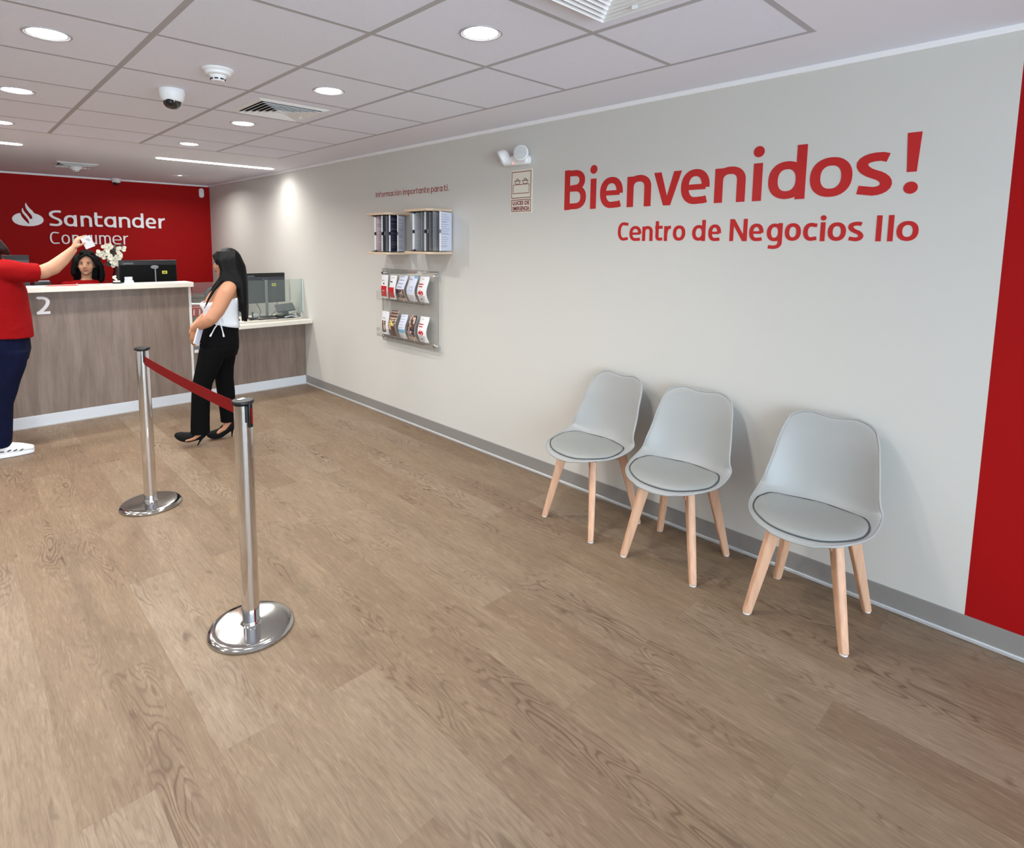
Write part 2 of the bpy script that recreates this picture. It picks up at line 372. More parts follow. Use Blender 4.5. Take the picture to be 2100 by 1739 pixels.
# ------------------------------------------------------------------ lettering: stroke glyphs in a sans like the wall's
def arc(cx, cy, rx, ry, a0, a1, n=18, p=2.25):
    o = []
    for i in range(n+1):
        a = R(a0+(a1-a0)*i/n); c, q = cos(a), sin(a)
        o.append((cx+rx*math.copysign(abs(c)**(2/p), c), cy+ry*math.copysign(abs(q)**(2/p), q)))
    return o
def bez(p0, p1, p2, p3, n=10):
    return [tuple((1-t)**3*a+3*(1-t)**2*t*b+3*(1-t)*t*t*c+t**3*d for a, b, c, d in zip(p0, p1, p2, p3)) for t in [i/n for i in range(n+1)]]
def glyph(ch, w, t, X, C):
    h = t/2; m = w/2; L, Rr = h, w-h; st = []; fills = []
    el = lambda x0, x1, y0, y1: ('c', arc((x0+x1)/2, (y0+y1)/2, (x1-x0)/2, (y1-y0)/2, 0, 360, 36)[:-1])
    dot = lambda x, y, r: fills.append(arc(x, y, r, r, 0, 360, 20, 2)[:-1])
    if ch == 'B':
        st += [('o', [(L, 0), (L, C)]), ('o', [(L, C-h), (m*.95, C-h)]+arc(m*.95, C*.765-h*.4, Rr*.93-m*.95, C*.235-h*.6, 90, -90)[1:]+[(L, C*.53)]),
               ('o', [(L, C*.53), (m, C*.53)]+arc(m, (C*.53+h)/2, Rr-m, (C*.53-h)/2, 90, -90)[1:]+[(L, h)])]
    elif ch == 'i': st += [('o', [(m, 0), (m, X)])]; dot(m, C*.955, h*1.22)
    elif ch in 'Il': st += [('o', [(m, 0), (m, C)])]
    elif ch == 'e':
        st += [('o', [(L+h*.3, X*.49), (Rr, X*.49)]), ('o', [(Rr, X*.47)]+arc(m, X/2, m-h, X/2-h*.84, 0, 275, 30)+[(Rr-h*.5, h*.95), (Rr+h*.3, h*1.15)])]
    elif ch == 'n': st += [('o', [(L, 0), (L, X-h*.4)]), ('o', arc(m, X*.60, m-h, X*.40-h, 180, 0)+[(Rr, 0)])]
    elif ch == 'u': st += [('o', [(Rr, 0), (Rr, X)]), ('o', [(L, X)]+arc(m, X*.40, m-h, X*.40-h, 180, 360))]
    elif ch == 'm':
        q = (L+Rr)/2
        st += [('o', [(L, 0), (L, X-h*.4)]), ('o', arc((L+q)/2, X*.64, (q-L)/2, X*.36-h, 180, 0)+[(q, 0)]), ('o', arc((Rr+q)/2, X*.64, (q-L)/2, X*.36-h, 180, 0)+[(Rr, 0)])]
    elif ch == 'r': st += [('o', [(L, 0), (L, X-h*.4)]), ('o', [(L, X*.5)]+arc(w+h*.2, X*.52, w-h, X*.48-h, 178, 92))]
    elif ch == 'v': fills += [[(0, X), (t*1.05, X), (m+t*.35, 0), (m-t*.5, 0)], [(w, X), (w-t*1.05, X), (m-t*.35, 0), (m+t*.5, 0)]]
    elif ch == 'd': st += [el(L, Rr, h, X-h), ('o', [(Rr, 0), (Rr, C)])]
    elif ch == 'a': st += [el(L, Rr, h, X-h), ('o', [(Rr, 0), (Rr, X)])]
    elif ch == 'p': st += [el(L, Rr, h, X-h), ('o', [(L, -X*.38), (L, X)])]
    elif ch == 'g': st += [el(L, Rr, h*.8, X-h), ('o', [(Rr, X), (Rr, 0)]+arc(m*.9, -X*.06, Rr-m*.9, X*.28, 0, -105, 14)+[(L*.9, -X*.34+h*.2)])]
    elif ch in 'oO': st += [el(L, Rr, h, (X if ch == 'o' else C)-h)]
    elif ch == 'ó': st += [el(L, Rr, h, X-h)]; fills.append([(m-h*.6, X*1.12), (m+h*.5, X*1.12), (m+h*1.9, C*1.05), (m+h*.4, C*1.05)])
    elif ch in 'sS':
        H = X if ch == 's' else C; q = H/2
        st += [('o', [(Rr+h*.2, H-h*1.2)]+bez((Rr*.85, H-h*.9), (L*.2, H-h*.6), (L*.1, q*1.28), (m, q))+bez((m, q), (Rr+h*1.1, q*.76), (Rr+h*.6, h*.84), (m, h*.84))[1:]+[(L*.5, h*1.25)])]
    elif ch in 'cC':
        H = X if ch == 'c' else C
        st += [('o', [(Rr+h*.5, H-h*1.35)]+arc(m+h*.3, H/2, m-h*.7, H/2-h, 68, 292, 30)+[(Rr+h*.5, h*1.35)])]
    elif ch == 't': st += [('o', [(L*1.25, X*1.28), (L*1.25, X*.32)]+arc(L*1.25+(Rr-L)*.55, X*.32, (Rr-L)*.55, X*.32-h, 180, 265)+[(Rr+h, h*1.1)]), ('o', [(0, X-h), (w, X-h)])]
    elif ch == 'f': st += [('o', [(L*1.3, 0), (L*1.3, C*.8)]+arc(L*1.3+(Rr-L)*.6, C*.78, (Rr-L)*.6, C*.22-h, 180, 95)+[(Rr+h, C-h)]), ('o', [(0, X-h), (w, X-h)])]
    elif ch == 'N':
        st += [('o', [(L, 0), (L, C)]), ('o', [(Rr, 0), (Rr, C)])]; fills.append([(0, C), (t*1.15, C), (w, 0), (w-t*1.15, 0)])
    elif ch == '!':
        fills.append([(w*.12, C), (w*.86, C), (w*.74, C*.36), (w*.24, C*.36)]); dot(m, h*1.15, h*1.15)
    elif ch == '.': dot(m, h*1.1, h*1.1)
    elif ch == '2':
        st += [('o', [(L*.8, C-h*1.5)]+bez((L*1.2, C-h), (w*1.15, C-h*.6), (w*1.05, C*.52), (L*1.1, h*1.1), 18)), ('o', [(0, h), (w, h)])]
    return st, fills
def ribbon(pts, t, closed, con=1.0):
    n = len(pts); P = [V(p) for p in pts]; Lf = []; Rt = []
    for i in range(n):
        a = P[(i-1) % n] if (closed or i > 0) else None; b = P[(i+1) % n] if (closed or i < n-1) else None
        d1 = (P[i]-a).normalized() if a is not None and (P[i]-a).length > 1e-9 else None
        d2 = (b-P[i]).normalized() if b is not None and (b-P[i]).length > 1e-9 else None
        d1 = d1 or d2; d2 = d2 or d1
        n1 = V((-d1.y, d1.x)); n2 = V((-d2.y, d2.x)); k = n1+n2
        if k.length < .2: k = n1
        k.normalize(); sc = min(1/max(k.dot(n1), .35), 1.6)
        k = V((k.x, k.y*con))*t/2*sc; Lf.append(P[i]+k); Rt.append(P[i]-k)
    return Lf, Rt
def letter(g, ch, w, t, X, C, fn, depth, x0=0.0, y0=0.0):
    """adds a letter; fn(u,v,k) maps to space with k = height above the wall"""
    st, fl = glyph(ch, w, t, X, C)
    for j, (kind, pts) in enumerate(st):
        Lf, Rt = ribbon(pts, t, kind == 'c', .66 if (ch in 'eéB' and len(pts) == 2 and abs(pts[0][1]-pts[1][1]) < 1e-6) else .84); n = len(Lf); dd = depth*(1+.04*j)
        vs = []
        for k in (0, dd): vs += [fn(x0+p.x, y0+p.y, k) for p in Lf]+[fn(x0+p.x, y0+p.y, k) for p in Rt]
        fs = []
        for i in range(n if kind == 'c' else n-1):
            q = (i+1) % n
            fs += [(2*n+i, 2*n+q, 3*n+q, 3*n+i), (i, q, 2*n+q, 2*n+i), (n+i, 3*n+i, 3*n+q, n+q)]
        if kind != 'c': fs += [(0, n, 3*n, 2*n), (n-1, 3*n-1, 4*n-1, 2*n-1)]
        g.add(vs, fs)
    for j, pl in enumerate(fl):
        g.prism([(x0+a, y0+b) for a, b in pl], fn, 0, depth*(1.02+.04*(j+len(st))))
def words(g, text, w_table, t, X, C, fn, depth, gap, x_end, x0=0, y0=0):
    """lays out a string with natural widths, scaled so that it ends at x_end"""
    tot = sum((w_table.get(c, .5) + gap) for c in text)-gap
    k = (x_end-x0)/tot; x = x0
    for c in text:
        wd = w_table.get(c, .5)*k
        if c != ' ': letter(g, c, wd, t, X, C, fn, depth, x, y0)
        x += wd+gap*k
WT = {'i': .17, 'l': .17, 'I': .17, ' ': .18, 't': .36, 'f': .38, 'r': .36, 'm': .86, 'n': .54, 'e': .54, 'a': .55, 'o': .58, 'ó': .58, 'c': .46, 'p': .55, 'u': .54, 's': .44, 'd': .56, '.': .16}
def font_text(body, size, fn, parent, name, m, width=None, bold=0, depth=.0005):
    """small printed words from the built-in font, mapped onto a surface"""
    c = bpy.data.curves.new(name, 'FONT'); c.body = body; c.size = size; c.offset = bold; c.extrude = 0; c.resolution_u = 3
    o = bpy.data.objects.new(name, c); COL.objects.link(o)
    dg = bpy.context.evaluated_depsgraph_get(); me = bpy.data.meshes.new_from_object(o.evaluated_get(dg))
    bpy.data.objects.remove(o); bpy.data.curves.remove(c)
    xs = [v.co.x for v in me.vertices] or [0, 1]; a, b = min(xs), max(xs); k = (width/(b-a)) if width else 1
    for v in me.vertices:
        v.co = V(fn((v.co.x-a)*k, v.co.y, depth))
    me.materials.clear(); me.materials.append(m); me.name = name
    q = bpy.data.objects.new(name, me); COL.objects.link(q); q.parent = parent
    return q

# ================================================================== the room
GX = [-0.445, -1.019]+[-1.019-.6*i for i in range(1, 8)]        # grid lines across
GY = [0.849]+[1.4437+.6*i for i in range(0, 7)]+[5.593]
T = .13
struct(G().box(XL-T, T, YF-T, YB+T, -.12, 0).build('floor', M['floor'], smooth=False))
g = G()
g.box(0, T, .301, YB+T, 0, ZC+.1); g.cur = 1; g.box(0, T, YF-T, .301, 0, ZC+.1)
struct(g.build('wall_right', [M['wall'], M['wall_red']], smooth=False))
struct(G().box(XL-T, 0, YB, YB+T, 0, ZC+.1).build('wall_back', M['wall_red'], smooth=False))
struct(G().box(XL-T, XL, YF-T, YB, 0, ZC+.1).build('wall_left', M['wall'], smooth=False))
x0, x1, z0, z1 = PORTAL[0]
g = G(); g.box(XL, x0, YF-T, YF, 0, ZC+.1).box(x1, 0, YF-T, YF, 0, ZC+.1).box(x0, x1, YF-T, YF, 0, z0).box(x0, x1, YF-T, YF, z1, ZC+.1)
struct(g.build('wall_front', M['wall'], smooth=False))
win = struct(empty('window_1', ((x0+x1)/2, YF, z0)))
g = G(); hw = (x1-x0)/2; hh = z1-z0
for i in range(5):
    xx = -hw+.03+i*(2*hw-.06)/4; g.box(xx-.03, xx+.03, -.09, -.03, 0, hh)
g.box(-hw, hw, -.09, -.03, 0, .06).box(-hw, hw, -.09, -.03, hh-.06, hh)
g.build('window_frame', M['frame'], win, bevel=.003)
for i in range(4):
    xx = -hw+.03+i*(2*hw-.06)/4; G().box(xx+.03, xx+(2*hw-.06)/4-.03, -.065, -.055, .06, hh-.06).build('pane', M['pane'], win, smooth=False)
# ceiling: plasterboard border, lay-in tiles, grid bars
g = G(); gx0, gx1, gy0, gy1 = GX[-1], GX[0], GY[0], GY[-1]
for b in ((XL-T, T, YF-T, gy0), (XL-T, T, gy1, YB+T), (XL-T, gx0, gy0, gy1), (gx1, T, gy0, gy1)): g.box(b[0], b[1], b[2], b[3], ZC, ZC+.12)
g.cur = 1; g.box(gx0, gx1, gy0, gy1, ZC+.0005, ZC+.12)
g.cur = 2
for i, x in enumerate(GX):
    a, b = (x-.022, x) if i == 0 else (x-.012, x+.012)
    g.box(a, b, gy0, gy1, ZC-.0006, ZC+.006)
for i, y in enumerate(GY):
    a, b = (y, y+.022) if i == 0 else ((y-.022, y) if i == len(GY)-1 else (y-.011, y+.011))
    g.box(gx0, gx1, a, b, ZC-.0004, ZC+.006)
struct(g.build('ceiling', [M['ceil'], M['tile'], M['tbar']], smooth=False))
struct(G().box(-.024, 0, YF, YB-.018, ZC-.024, ZC).build('trim_1', M['trim'], bevel=.003))
struct(G().box(XL, 0, YB-.018, YB, ZC-.022, ZC).build('trim_2', M['trim'], bevel=.003))
def skirting(name, ax):
    o = struct(empty(name, (0, 0, 0)))
    if ax == 'y':
        G().box(-.008, 0, YF, YB-.01, .018, .0987).build('skirting_board', M['skirt'], o, bevel=.001)
        G().box(-.016, 0, YF, YB-.01, .0, .018).build('metal_strip', M['alu'], o, bevel=.004)
    else: G().box(XL, -.02, YB-.01, YB, 0, .0987).build('skirting_board', M['skirt'], o, bevel=.001)
skirting('baseboard_right', 'y'); skirting('baseboard_back', 'x')

# ================================================================== lamps and ceiling fittings
def downlight():
    t = empty('ceiling_downlight', (0, 0, 0))
    G().lathe([(.070, .010), (.0735, -.001), (.0755, -.003), (.081, -.003), (.083, 0), (.083, .003)], n=48, caps=False).build('rim', M['tbar'], t)
    G().lathe([(.0005, -.002), (.060, -.0015), (.0725, .003)], n=40, caps=False).build('lens', M['lamp'], t)
    l = bpy.data.lights.new('downlight_glow', 'AREA'); l.shape = 'DISK'; l.size = .13; l.energy = P_DOWN; l.color = (1, .97, .92); l.spread = R(150)
    o = bpy.data.objects.new('downlight_glow', l); o.location = (0, 0, -.006); COL.objects.link(o); o.parent = t
    return t
dl = [(-1.32, 1.745, 'round lit ceiling downlight nearest the camera, above the front of the chairs'),
      (-1.32, 2.944, 'round lit downlight between the square air vent and the emergency lamp wall'),
      (-1.32, 4.144, 'round lit downlight just beyond the square air vent'),
      (-1.32, 5.32, 'round lit downlight in the last row of ceiling tiles, right of the ceiling camera'),
      (-2.52, 2.944, 'large round lit downlight at upper left corner of the ceiling'),
      (-2.52, 4.144, 'round lit downlight at left edge, left of the white ceiling camera'),
      (-2.52, 5.32, 'round lit downlight half cut by left picture edge, above the light strip')]
D0 = downlight()
for i, (x, y, lb) in enumerate(dl):
    o = D0 if i == 0 else copy_tree(D0)
    o.location = (x, y, ZC); tag(o, lb, 'ceiling light', 'recessed round downlights in the tiled ceiling')
for x, y in ((-2.52, 1.745), (-3.72, 1.745), (-3.72, 2.944), (-3.72, 4.144), (-3.72, 5.32), (-4.92, 2.944), (-4.92, 5.32)):
    o = copy_tree(D0); o.location = (x, y, ZC); tag(o, 'round lit downlight outside the picture, in the left part of the tiled ceiling', 'ceiling light', 'recessed round downlights in the tiled ceiling')
# unlit round fitting over the counter
t = empty('spotlight_fitting', (-.684, 7.88, ZC), label='small dim round downlight in the plaster ceiling near the red wall', cat='ceiling light')
G().lathe([(.062, .01), (.07, -.003), (.088, -.003), (.09, 0)], n=40, caps=False).build('rim', M['trim'], t)
G().lathe([(.0005, -.0015), (.067, .003)], n=40, caps=False).build('lens', mat('dim_lens', s(225, 222, 215), .5, emit=(1, .97, .9), es=5), t)
l = bpy.data.lights.new('fitting_glow', 'AREA'); l.shape = 'DISK'; l.size = .12; l.energy = 12; l.color = (1, .97, .92); l.spread = R(160)
o = bpy.data.objects.new('fitting_glow', l); o.location = (0, 0, -.005); COL.objects.link(o); o.parent = t
def linear(x0, x1, y, lb):
    t = empty('linear_light', ((x0+x1)/2, y, ZC), label=lb, cat='ceiling light', group='long light strips over the counter')
    L = (x1-x0)/2; w_ = .046
    st = arc(L-w_, 0, w_, w_, -90, 90, 12, 2)+arc(-L+w_, 0, w_, w_, 90, 270, 12, 2)
    so = arc(L-w_, 0, w_+.008, w_+.008, -90, 90, 12, 2)+arc(-L+w_, 0, w_+.008, w_+.008, 90, 270, 12, 2)
    G().prism(so, lambda u, v, k: (u, v, k), -.003, .001).build('housing', M['trim'], t)
    G().prism(st, lambda u, v, k: (u, v, k), -.006, -.0031).build('diffuser', M['lamp'], t)
    l = bpy.data.lights.new('strip_glow', 'AREA'); l.shape = 'RECTANGLE'; l.size = 2*L-.05; l.size_y = .05; l.energy = P_LINE; l.color = (1, .97, .91); l.spread = R(150)
    o = bpy.data.objects.new('strip_glow', l); o.location = (0, 0, -.008); COL.objects.link(o); o.parent = t
linear(-1.307, -.163, 6.385, 'long lit light strip above the lower counter, beside the right wall')
linear(-3.46, -2.31, 6.385, 'long lit light strip cut off by the left picture edge')

def vent(loc, size, lb, drop=.016, n=5):
    t = empty('ceiling_vent', loc, label=lb, cat='air vent')
    h = size/2
    g = G()
    def ring(g, a, b, za, zb, th=.002):   # slanted square ring from half-size a at za to b at zb
        A = [(-a, -a, za), (a, -a, za), (a, a, za), (-a, a, za)]; B = [(-b, -b, zb), (b, -b, zb), (b, b, zb), (-b, b, zb)]
        A2 = [(x, y, z+th) for x, y, z in A]; B2 = [(x, y, z+th) for x, y, z in B]
        vs = A+B+A2+B2; fs = []
        for i in range(4):
            j = (i+1) % 4; fs += [(i, j, 4+j, 4+i), (8+i, 12+i, 12+j, 8+j), (i, 8+i, 8+j, j), (4+i, 4+j, 12+j, 12+i)]
        g.add(vs, fs)
    ring(g, h+.028, h+.006, -.001, -drop*.55); ring(g, h+.006, h-.002, -drop*.55, -.004)
    g.build('frame', M['white'], t, smooth=False)
    G().box(-h, h, -h, h, -.003, -.0015).build('shade_backing', M['duct_shade'], t, smooth=False)  # dark plate painting the vent's inner shade; no opening behind it
    for k in range(n):
        a = h*(1-k/(n+.3)); q = G(); ring(q, a, a-h/(n+1.6)*.95, -drop, -.005); q.build('louver', M['white'], t, smooth=False)
    G().box(-.03, .03, -.03, .03, -drop*.8, -.006).build('centre_plate', M['white'], t, smooth=False)
    G().obox((h*.72, h*.12, -drop-.006), .003, .018, .012, (0, 0, .3)).build('damper_lever', M['white'], t, smooth=False)
    return t
vent((-1.31, 3.57, ZC), .37, 'square white louvred air vent in the ceiling between two downlights', n=6)
vent((-1.33, 1.12, ZC), .37, 'large square louvred air vent cut off by the top picture edge', drop=.03, n=7)
vent((-1.77, 7.60, ZC), .31, 'square louvred air vent seen edge-on in the plaster ceiling before the red wall', drop=.025, n=4)

def smoke(loc, lb, sc=1):
    t = empty('smoke_detector', loc, label=lb, cat='smoke detector')
    q = [(.085, 0), (.086, -.006), (.080, -.012), (.070, -.018), (.068, -.030), (.060, -.034), (.048, -.036)]
    G().lathe([(a*sc, b*sc) for a, b in q], n=48).build('base', M['white'], t)
    G().lathe([(a*sc, b*sc) for a, b in [(.046, -.036), (.044, -.044), (.040, -.050), (.035, -.064), (.033, -.066), (.001, -.068)]], n=48).build('sensing_chamber', M['white'], t)
    for i in range(8):
        a = 2*pi*i/8+.25; mt = Matrix.Rotation(a, 3, 'Z')
        G().obox(mt @ V((.0385*sc, 0, -.056*sc)), .004*sc, .019*sc, .007*sc, mt).build('slot', M['black'], t, smooth=False)
    return t
smoke((-1.878, 2.960, ZC), 'round white smoke detector on a ceiling tile, above and right of the dome camera', .82)
smoke((-1.77, 7.60, ZC-.026), 'white smoke detector under the far air vent near the red wall', .75)
def dome(loc, lb, sc=1):
    t = empty('dome_camera', loc, label=lb, cat='security camera')
    G().lathe([(a*sc, b*sc) for a, b in [(.078, 0), (.080, -.008), (.079, -.030), (.070, -.060), (.062, -.074), (.056, -.078)]], n=48).build('housing', M['white'], t)
    G().lathe([(a*sc, b*sc) for a, b in [(.056, -.076), (.055, -.088), (.048, -.104), (.035, -.117), (.018, -.124), (.0005, -.126)]], n=40, caps=False).build('dome', mat('dome_glass', (.012, .012, .014), .05, coat=1), t)
    G().ell((-.02*sc, -.03*sc, -.085*sc), .03*sc, .03*sc, .028*sc).build('lens_module', M['black'], t)
dome((-1.925, 3.52, ZC), 'white dome security camera with black glass hanging from a ceiling tile', .80)
dome((-1.155, 8.90, ZC), 'small white dome camera at the ceiling edge against the red wall', .68)
# motion sensor high on red wall
t = empty('motion_sensor', (-.115, YB, 2.238), label='small white motion sensor high on red wall near the room corner', cat='sensor')
G().prism(arc(0, .03, .032, .035, 0, 180, 12)+arc(0, -.03, .032, .035, 180, 360, 12), lambda u, v, k: (u, -k, v), 0, .035).build('housing', M['white'], t, bevel=.005)
G().prism(arc(0, -.012, .02, .024, 0, 360, 16)[:-1], lambda u, v, k: (u, -k, v), .035, .04).build('lens', M['trim'], t, bevel=.002)

# ================================================================== lettering on the walls
def wall_x(y_left, z):       # a text frame on the right wall (reads towards -y)
    return lambda u, v, k: (-.0003-k, y_left-u, z+v)
def lettering(items, cap_z0, cap, t, X, name, lb, m=M['red_vinyl']):
    y0 = items[0][1]; g = G()
    for ch, ya, yb in items: letter(g, ch, ya-yb, t, X, cap, lambda u, v, k: (-.0003-k, -u, v), .0012, y0-ya, 0)
    o = g.build(name, m, smooth=False); o.location = (0, y0, cap_z0); tag(o, lb, 'wall lettering'); return o
lettering([('B', 2.416, 2.248), ('i', 2.215, 2.173), ('e', 2.144, 1.985), ('n', 1.956, 1.801), ('v', 1.785, 1.62), ('e', 1.621, 1.463), ('n', 1.436, 1.28), ('i', 1.245, 1.200), ('d', 1.172, 1.007), ('o', .989, .82), ('s', .807, .675), ('!', .640, .574)],
          1.768, .243, .0425, .178, 'wall_lettering', 'large bold red word Bienvenidos! on grey wall above the chairs')
lettering([('C', 2.009, 1.935), ('e', 1.93, 1.853), ('n', 1.846, 1.78), ('t', 1.765, 1.72), ('r', 1.71, 1.671), ('o', 1.657, 1.585), ('d', 1.546, 1.473), ('e', 1.457, 1.39), ('N', 1.345, 1.258), ('e', 1.248, 1.18), ('g', 1.164, 1.093), ('o', 1.082, 1.012), ('c', 1.002, .94), ('i', .932, .909), ('o', .9, .828), ('s', .82, .762), ('I', .719, .691), ('l', .676, .650), ('o', .642, .567)],
          1.577, .108, .0195, .084, 'wall_lettering', 'smaller red line Centro de Negocios Ilo under the big welcome word')
g = G(); f = lambda u, v, k: (-.0003-k, -u, v)
for a, b, wd in ((0, .018, 'I'), (.022, .399, 'nformación'), (.422, .791, 'importante'), (.811, .956, 'para'), (.977, 1.039, 'ti.')):
    words(g, wd, WT, .0066, .036, .047, f, .001, .13 if len(wd) > 1 else 0, b, a, 0)
o = g.build('wall_lettering', M['red_dark_vinyl'], smooth=False); o.location = (0, 4.599, 1.958)
tag(o, 'thin dark red line Información importante para ti above document racks', 'wall lettering')

# sign on the red wall
t = empty('wall_sign', (-2.226, YB, 1.72), label='raised white flame emblem and words Santander Consumer on red wall', cat='sign')
fb = lambda u, v, k: (u, -.001-k, v)
def P2(pts): return pts
# emblem: ellipse disc with two flame tongues, built from outline pieces (units: metres from emblem's lower left)
k_ = 1/1250.0   # emblem pixels of a 1250 px/m drawing
sx = .298/373.; sz = .276/278.
def E(lst): return [((x-140)*sx, (483-y)*sz) for x, y in lst]
# left leaf of the ellipse, ending in the long tongue's valley
left = E([(330, 456), (318, 430), (290, 398), (262, 368), (246, 336), (240, 331), (205, 338), (168, 357), (146, 382), (140, 402), (148, 428), (172, 452), (210, 470), (262, 481), (330, 485), (390, 481), (440, 470), (482, 452), (506, 430), (514, 405), (508, 384), (488, 362), (452, 342), (402, 328), (396, 348), (386, 372)])
disc_low = E([(140, 402), (146, 382), (168, 357), (205, 338), (240, 331), (246, 350), (256, 372), (280, 404), (306, 432), (324, 456), (338, 456), (340, 432), (330, 405), (346, 400), (372, 396), (382, 380), (380, 352), (372, 335), (402, 328), (452, 342), (488, 362), (508, 384), (514, 405), (506, 430), (482, 452), (440, 470), (390, 481), (330, 485), (262, 481), (210, 470), (172, 452), (148, 428)])
g = G()
g.prism(E([(240, 331), (205, 338), (168, 357), (146, 382), (140, 402), (148, 428), (172, 452), (210, 470), (262, 481), (330, 485), (330, 456), (308, 436), (280, 408), (256, 376), (246, 350)]), fb, 0, .02)
g.prism(E([(330, 456), (338, 452), (342, 434), (338, 412), (330, 390), (346, 396), (374, 398), (383, 378), (382, 352), (404, 328), (452, 342), (488, 362), (508, 384), (514, 405), (506, 430), (482, 452), (440, 470), (390, 481), (330, 485)]), fb, 0, .0202)
g.prism(E([(276, 270), (264, 280), (260, 300), (266, 326), (284, 350), (304, 374), (330, 410), (340, 446), (352, 428), (352, 405), (340, 376), (312, 338), (290, 314), (278, 290)]), fb, 0, .0204)
g.prism(E([(316, 207), (306, 222), (306, 250), (316, 280), (338, 312), (360, 338), (376, 362), (380, 394), (396, 374), (406, 350), (404, 326), (386, 300), (352, 268), (330, 238), (322, 220)]), fb, 0, .0206)
g.build('emblem', M['sign_white'], t, smooth=False)
g = G(); zb = .008
for ch, a, b in (('S', .347, .486), ('a', .500, .631), ('n', .670, .790), ('t', .815, .903), ('a', .921, 1.054), ('n', 1.084, 1.212), ('d', 1.234, 1.369), ('e', 1.393, 1.518), ('r', 1.547, 1.627)):
    letter(g, ch, b-a, .031, .142, .193, fb, .02, a, zb-(.002 if ch in 'Sae' else 0))
g.build('name_lettering', M['sign_white'], t, smooth=False)
g = G()
for ch, a, b in (('C', .348, .445), ('o', .463, .548), ('n', .572, .648), ('s', .665, .736), ('u', .766, .831), ('m', .856, .983), ('e', 1.001, 1.105), ('r', 1.125, 1.180)):
    letter(g, ch, b-a, .0165, .118, .150, fb, .012, a, -.212)
g.build('subtitle_lettering', M['sign_white'], t, smooth=False)

# ================================================================== emergency light and its sign
t = empty('emergency_light', (0, 2.815, 2.105), label='white twin-head emergency light mounted on grey wall above its sign', cat='emergency light')
G().prism([(-.115, -.018), (-.10, -.028), (.10, -.028), (.115, -.018), (.115, .02), (.09, .034), (-.09, .034), (-.115, .02)], lambda u, v, k: (-k, u, v), 0, .055).build('housing', M['white'], t, bevel=.012, seg=3)
for sy, ang in ((-1, R(28)), (1, R(-40))):
    mt = Matrix.Rotation(ang, 3, 'Z') @ Matrix.Rotation(R(5 if sy < 0 else -28), 3, 'Y'); c = V((-.062, sy*.082, .035))
    q = G(); prof = [(.028, .03), (.042, .012), (.048, -.012), (.050, -.030), (.046, -.034)]
    q.lathe(prof, n=36, axis='x', caps=True); q.v = [tuple(c+mt @ V(p)) for p in q.v]
    hd = q.build('lamp_head', M['white'], t)
    q = G(); q.lathe([(.043, -.0345), (.041, -.038), (.020, -.040), (.001, -.041)], n=32, axis='x', caps=False)
    for i in range(6):
        a = pi*i/6; q.obox((-.040, 0, 0), .003, .078, .003, Matrix.Rotation(a, 3, 'X'))
    q.v = [tuple(c+mt @ V(p)) for p in q.v]; q.build('lens', mat('ribbed_lens', s(205, 208, 208), .25), hd)
    G().limb([V((-.03, sy*.08, .02)), c+V((.01, 0, -.01))], [.012, .012]).build('swivel', M['white'], hd)
G().obox((-.0565, .004, -.018), .003, .012, .005, (0, 0, 0)).build('indicator', mat('red_led', s(255, 90, 90), .4, emit=(1, .12, .1), es=4), t, smooth=False)

t = empty('safety_sign', (0, 2.891, 1.762), label='small cream sign reading LUCES DE EMERGENCIA with two lamps drawn in red', cat='sign')
fs_ = lambda u, v, k: (-.0005-k, -u, v)
W_, H_ = .200, .288
G().box(-.003, 0, -W_, 0, 0, H_).build('plate', M['sign_cream'], t, smooth=False)
fs2 = lambda u, v, k: (-.0032-k, -u, v)
def frame_lines(g, a, b, c, d, th):
    for r_ in ((a, b, c, c+th), (a, b, d-th, d), (a, a+th, c, d), (b-th, b, c, d)): g.prism([(r_[0], r_[2]), (r_[1], r_[2]), (r_[1], r_[3]), (r_[0], r_[3])], fs2, 0, .0004)
g = G(); frame_lines(g, .009, .189, .100, .276, .0045); frame_lines(g, .009, .189, .010, .091, .0045)
g.build('border_lines', M['sign_maroon'], t, smooth=False)
g = G()
Lf, Rt = ribbon([(.024, .132), (.168, .132), (.172, .136), (.172, .186), (.168, .190), (.028, .190), (.024, .186)], .004, True)
for i in range(len(Lf)):
    j = (i+1) % len(Lf); g.add([fs2(p.x, p.y, .0005) for p in (Lf[i], Lf[j], Rt[j], Rt[i])], [(0, 1, 2, 3)])
for cx_ in (.064, .136):
    for pts, cl in ((arc(cx_, .215, .024, .024, 180, 360, 12, 2), True), ([(cx_-.027, .215), (cx_+.027, .215)], False), (arc(cx_, .217, .011, .012, 0, 180, 10, 2), False)):
        Lf, Rt = ribbon(pts, .004, cl)
        for i in range(len(Lf) if cl else len(Lf)-1):
            j = (i+1) % len(Lf); g.add([fs2(p.x, p.y, .0006) for p in (Lf[i], Lf[j], Rt[j], Rt[i])], [(0, 1, 2, 3)])
g.build('lamp_drawing', M['sign_maroon'], t, smooth=False)
font_text('LUCES DE', .035, lambda u, v, k: (-.0036-k, -.022-u, .056+v), t, 'caption_lettering', M['sign_maroon'], .154, bold=.0012)
font_text('EMERGENCIA', .035, lambda u, v, k: (-.0036-k, -.022-u, .020+v), t, 'caption_lettering', M['sign_maroon'], .154, bold=.0012)

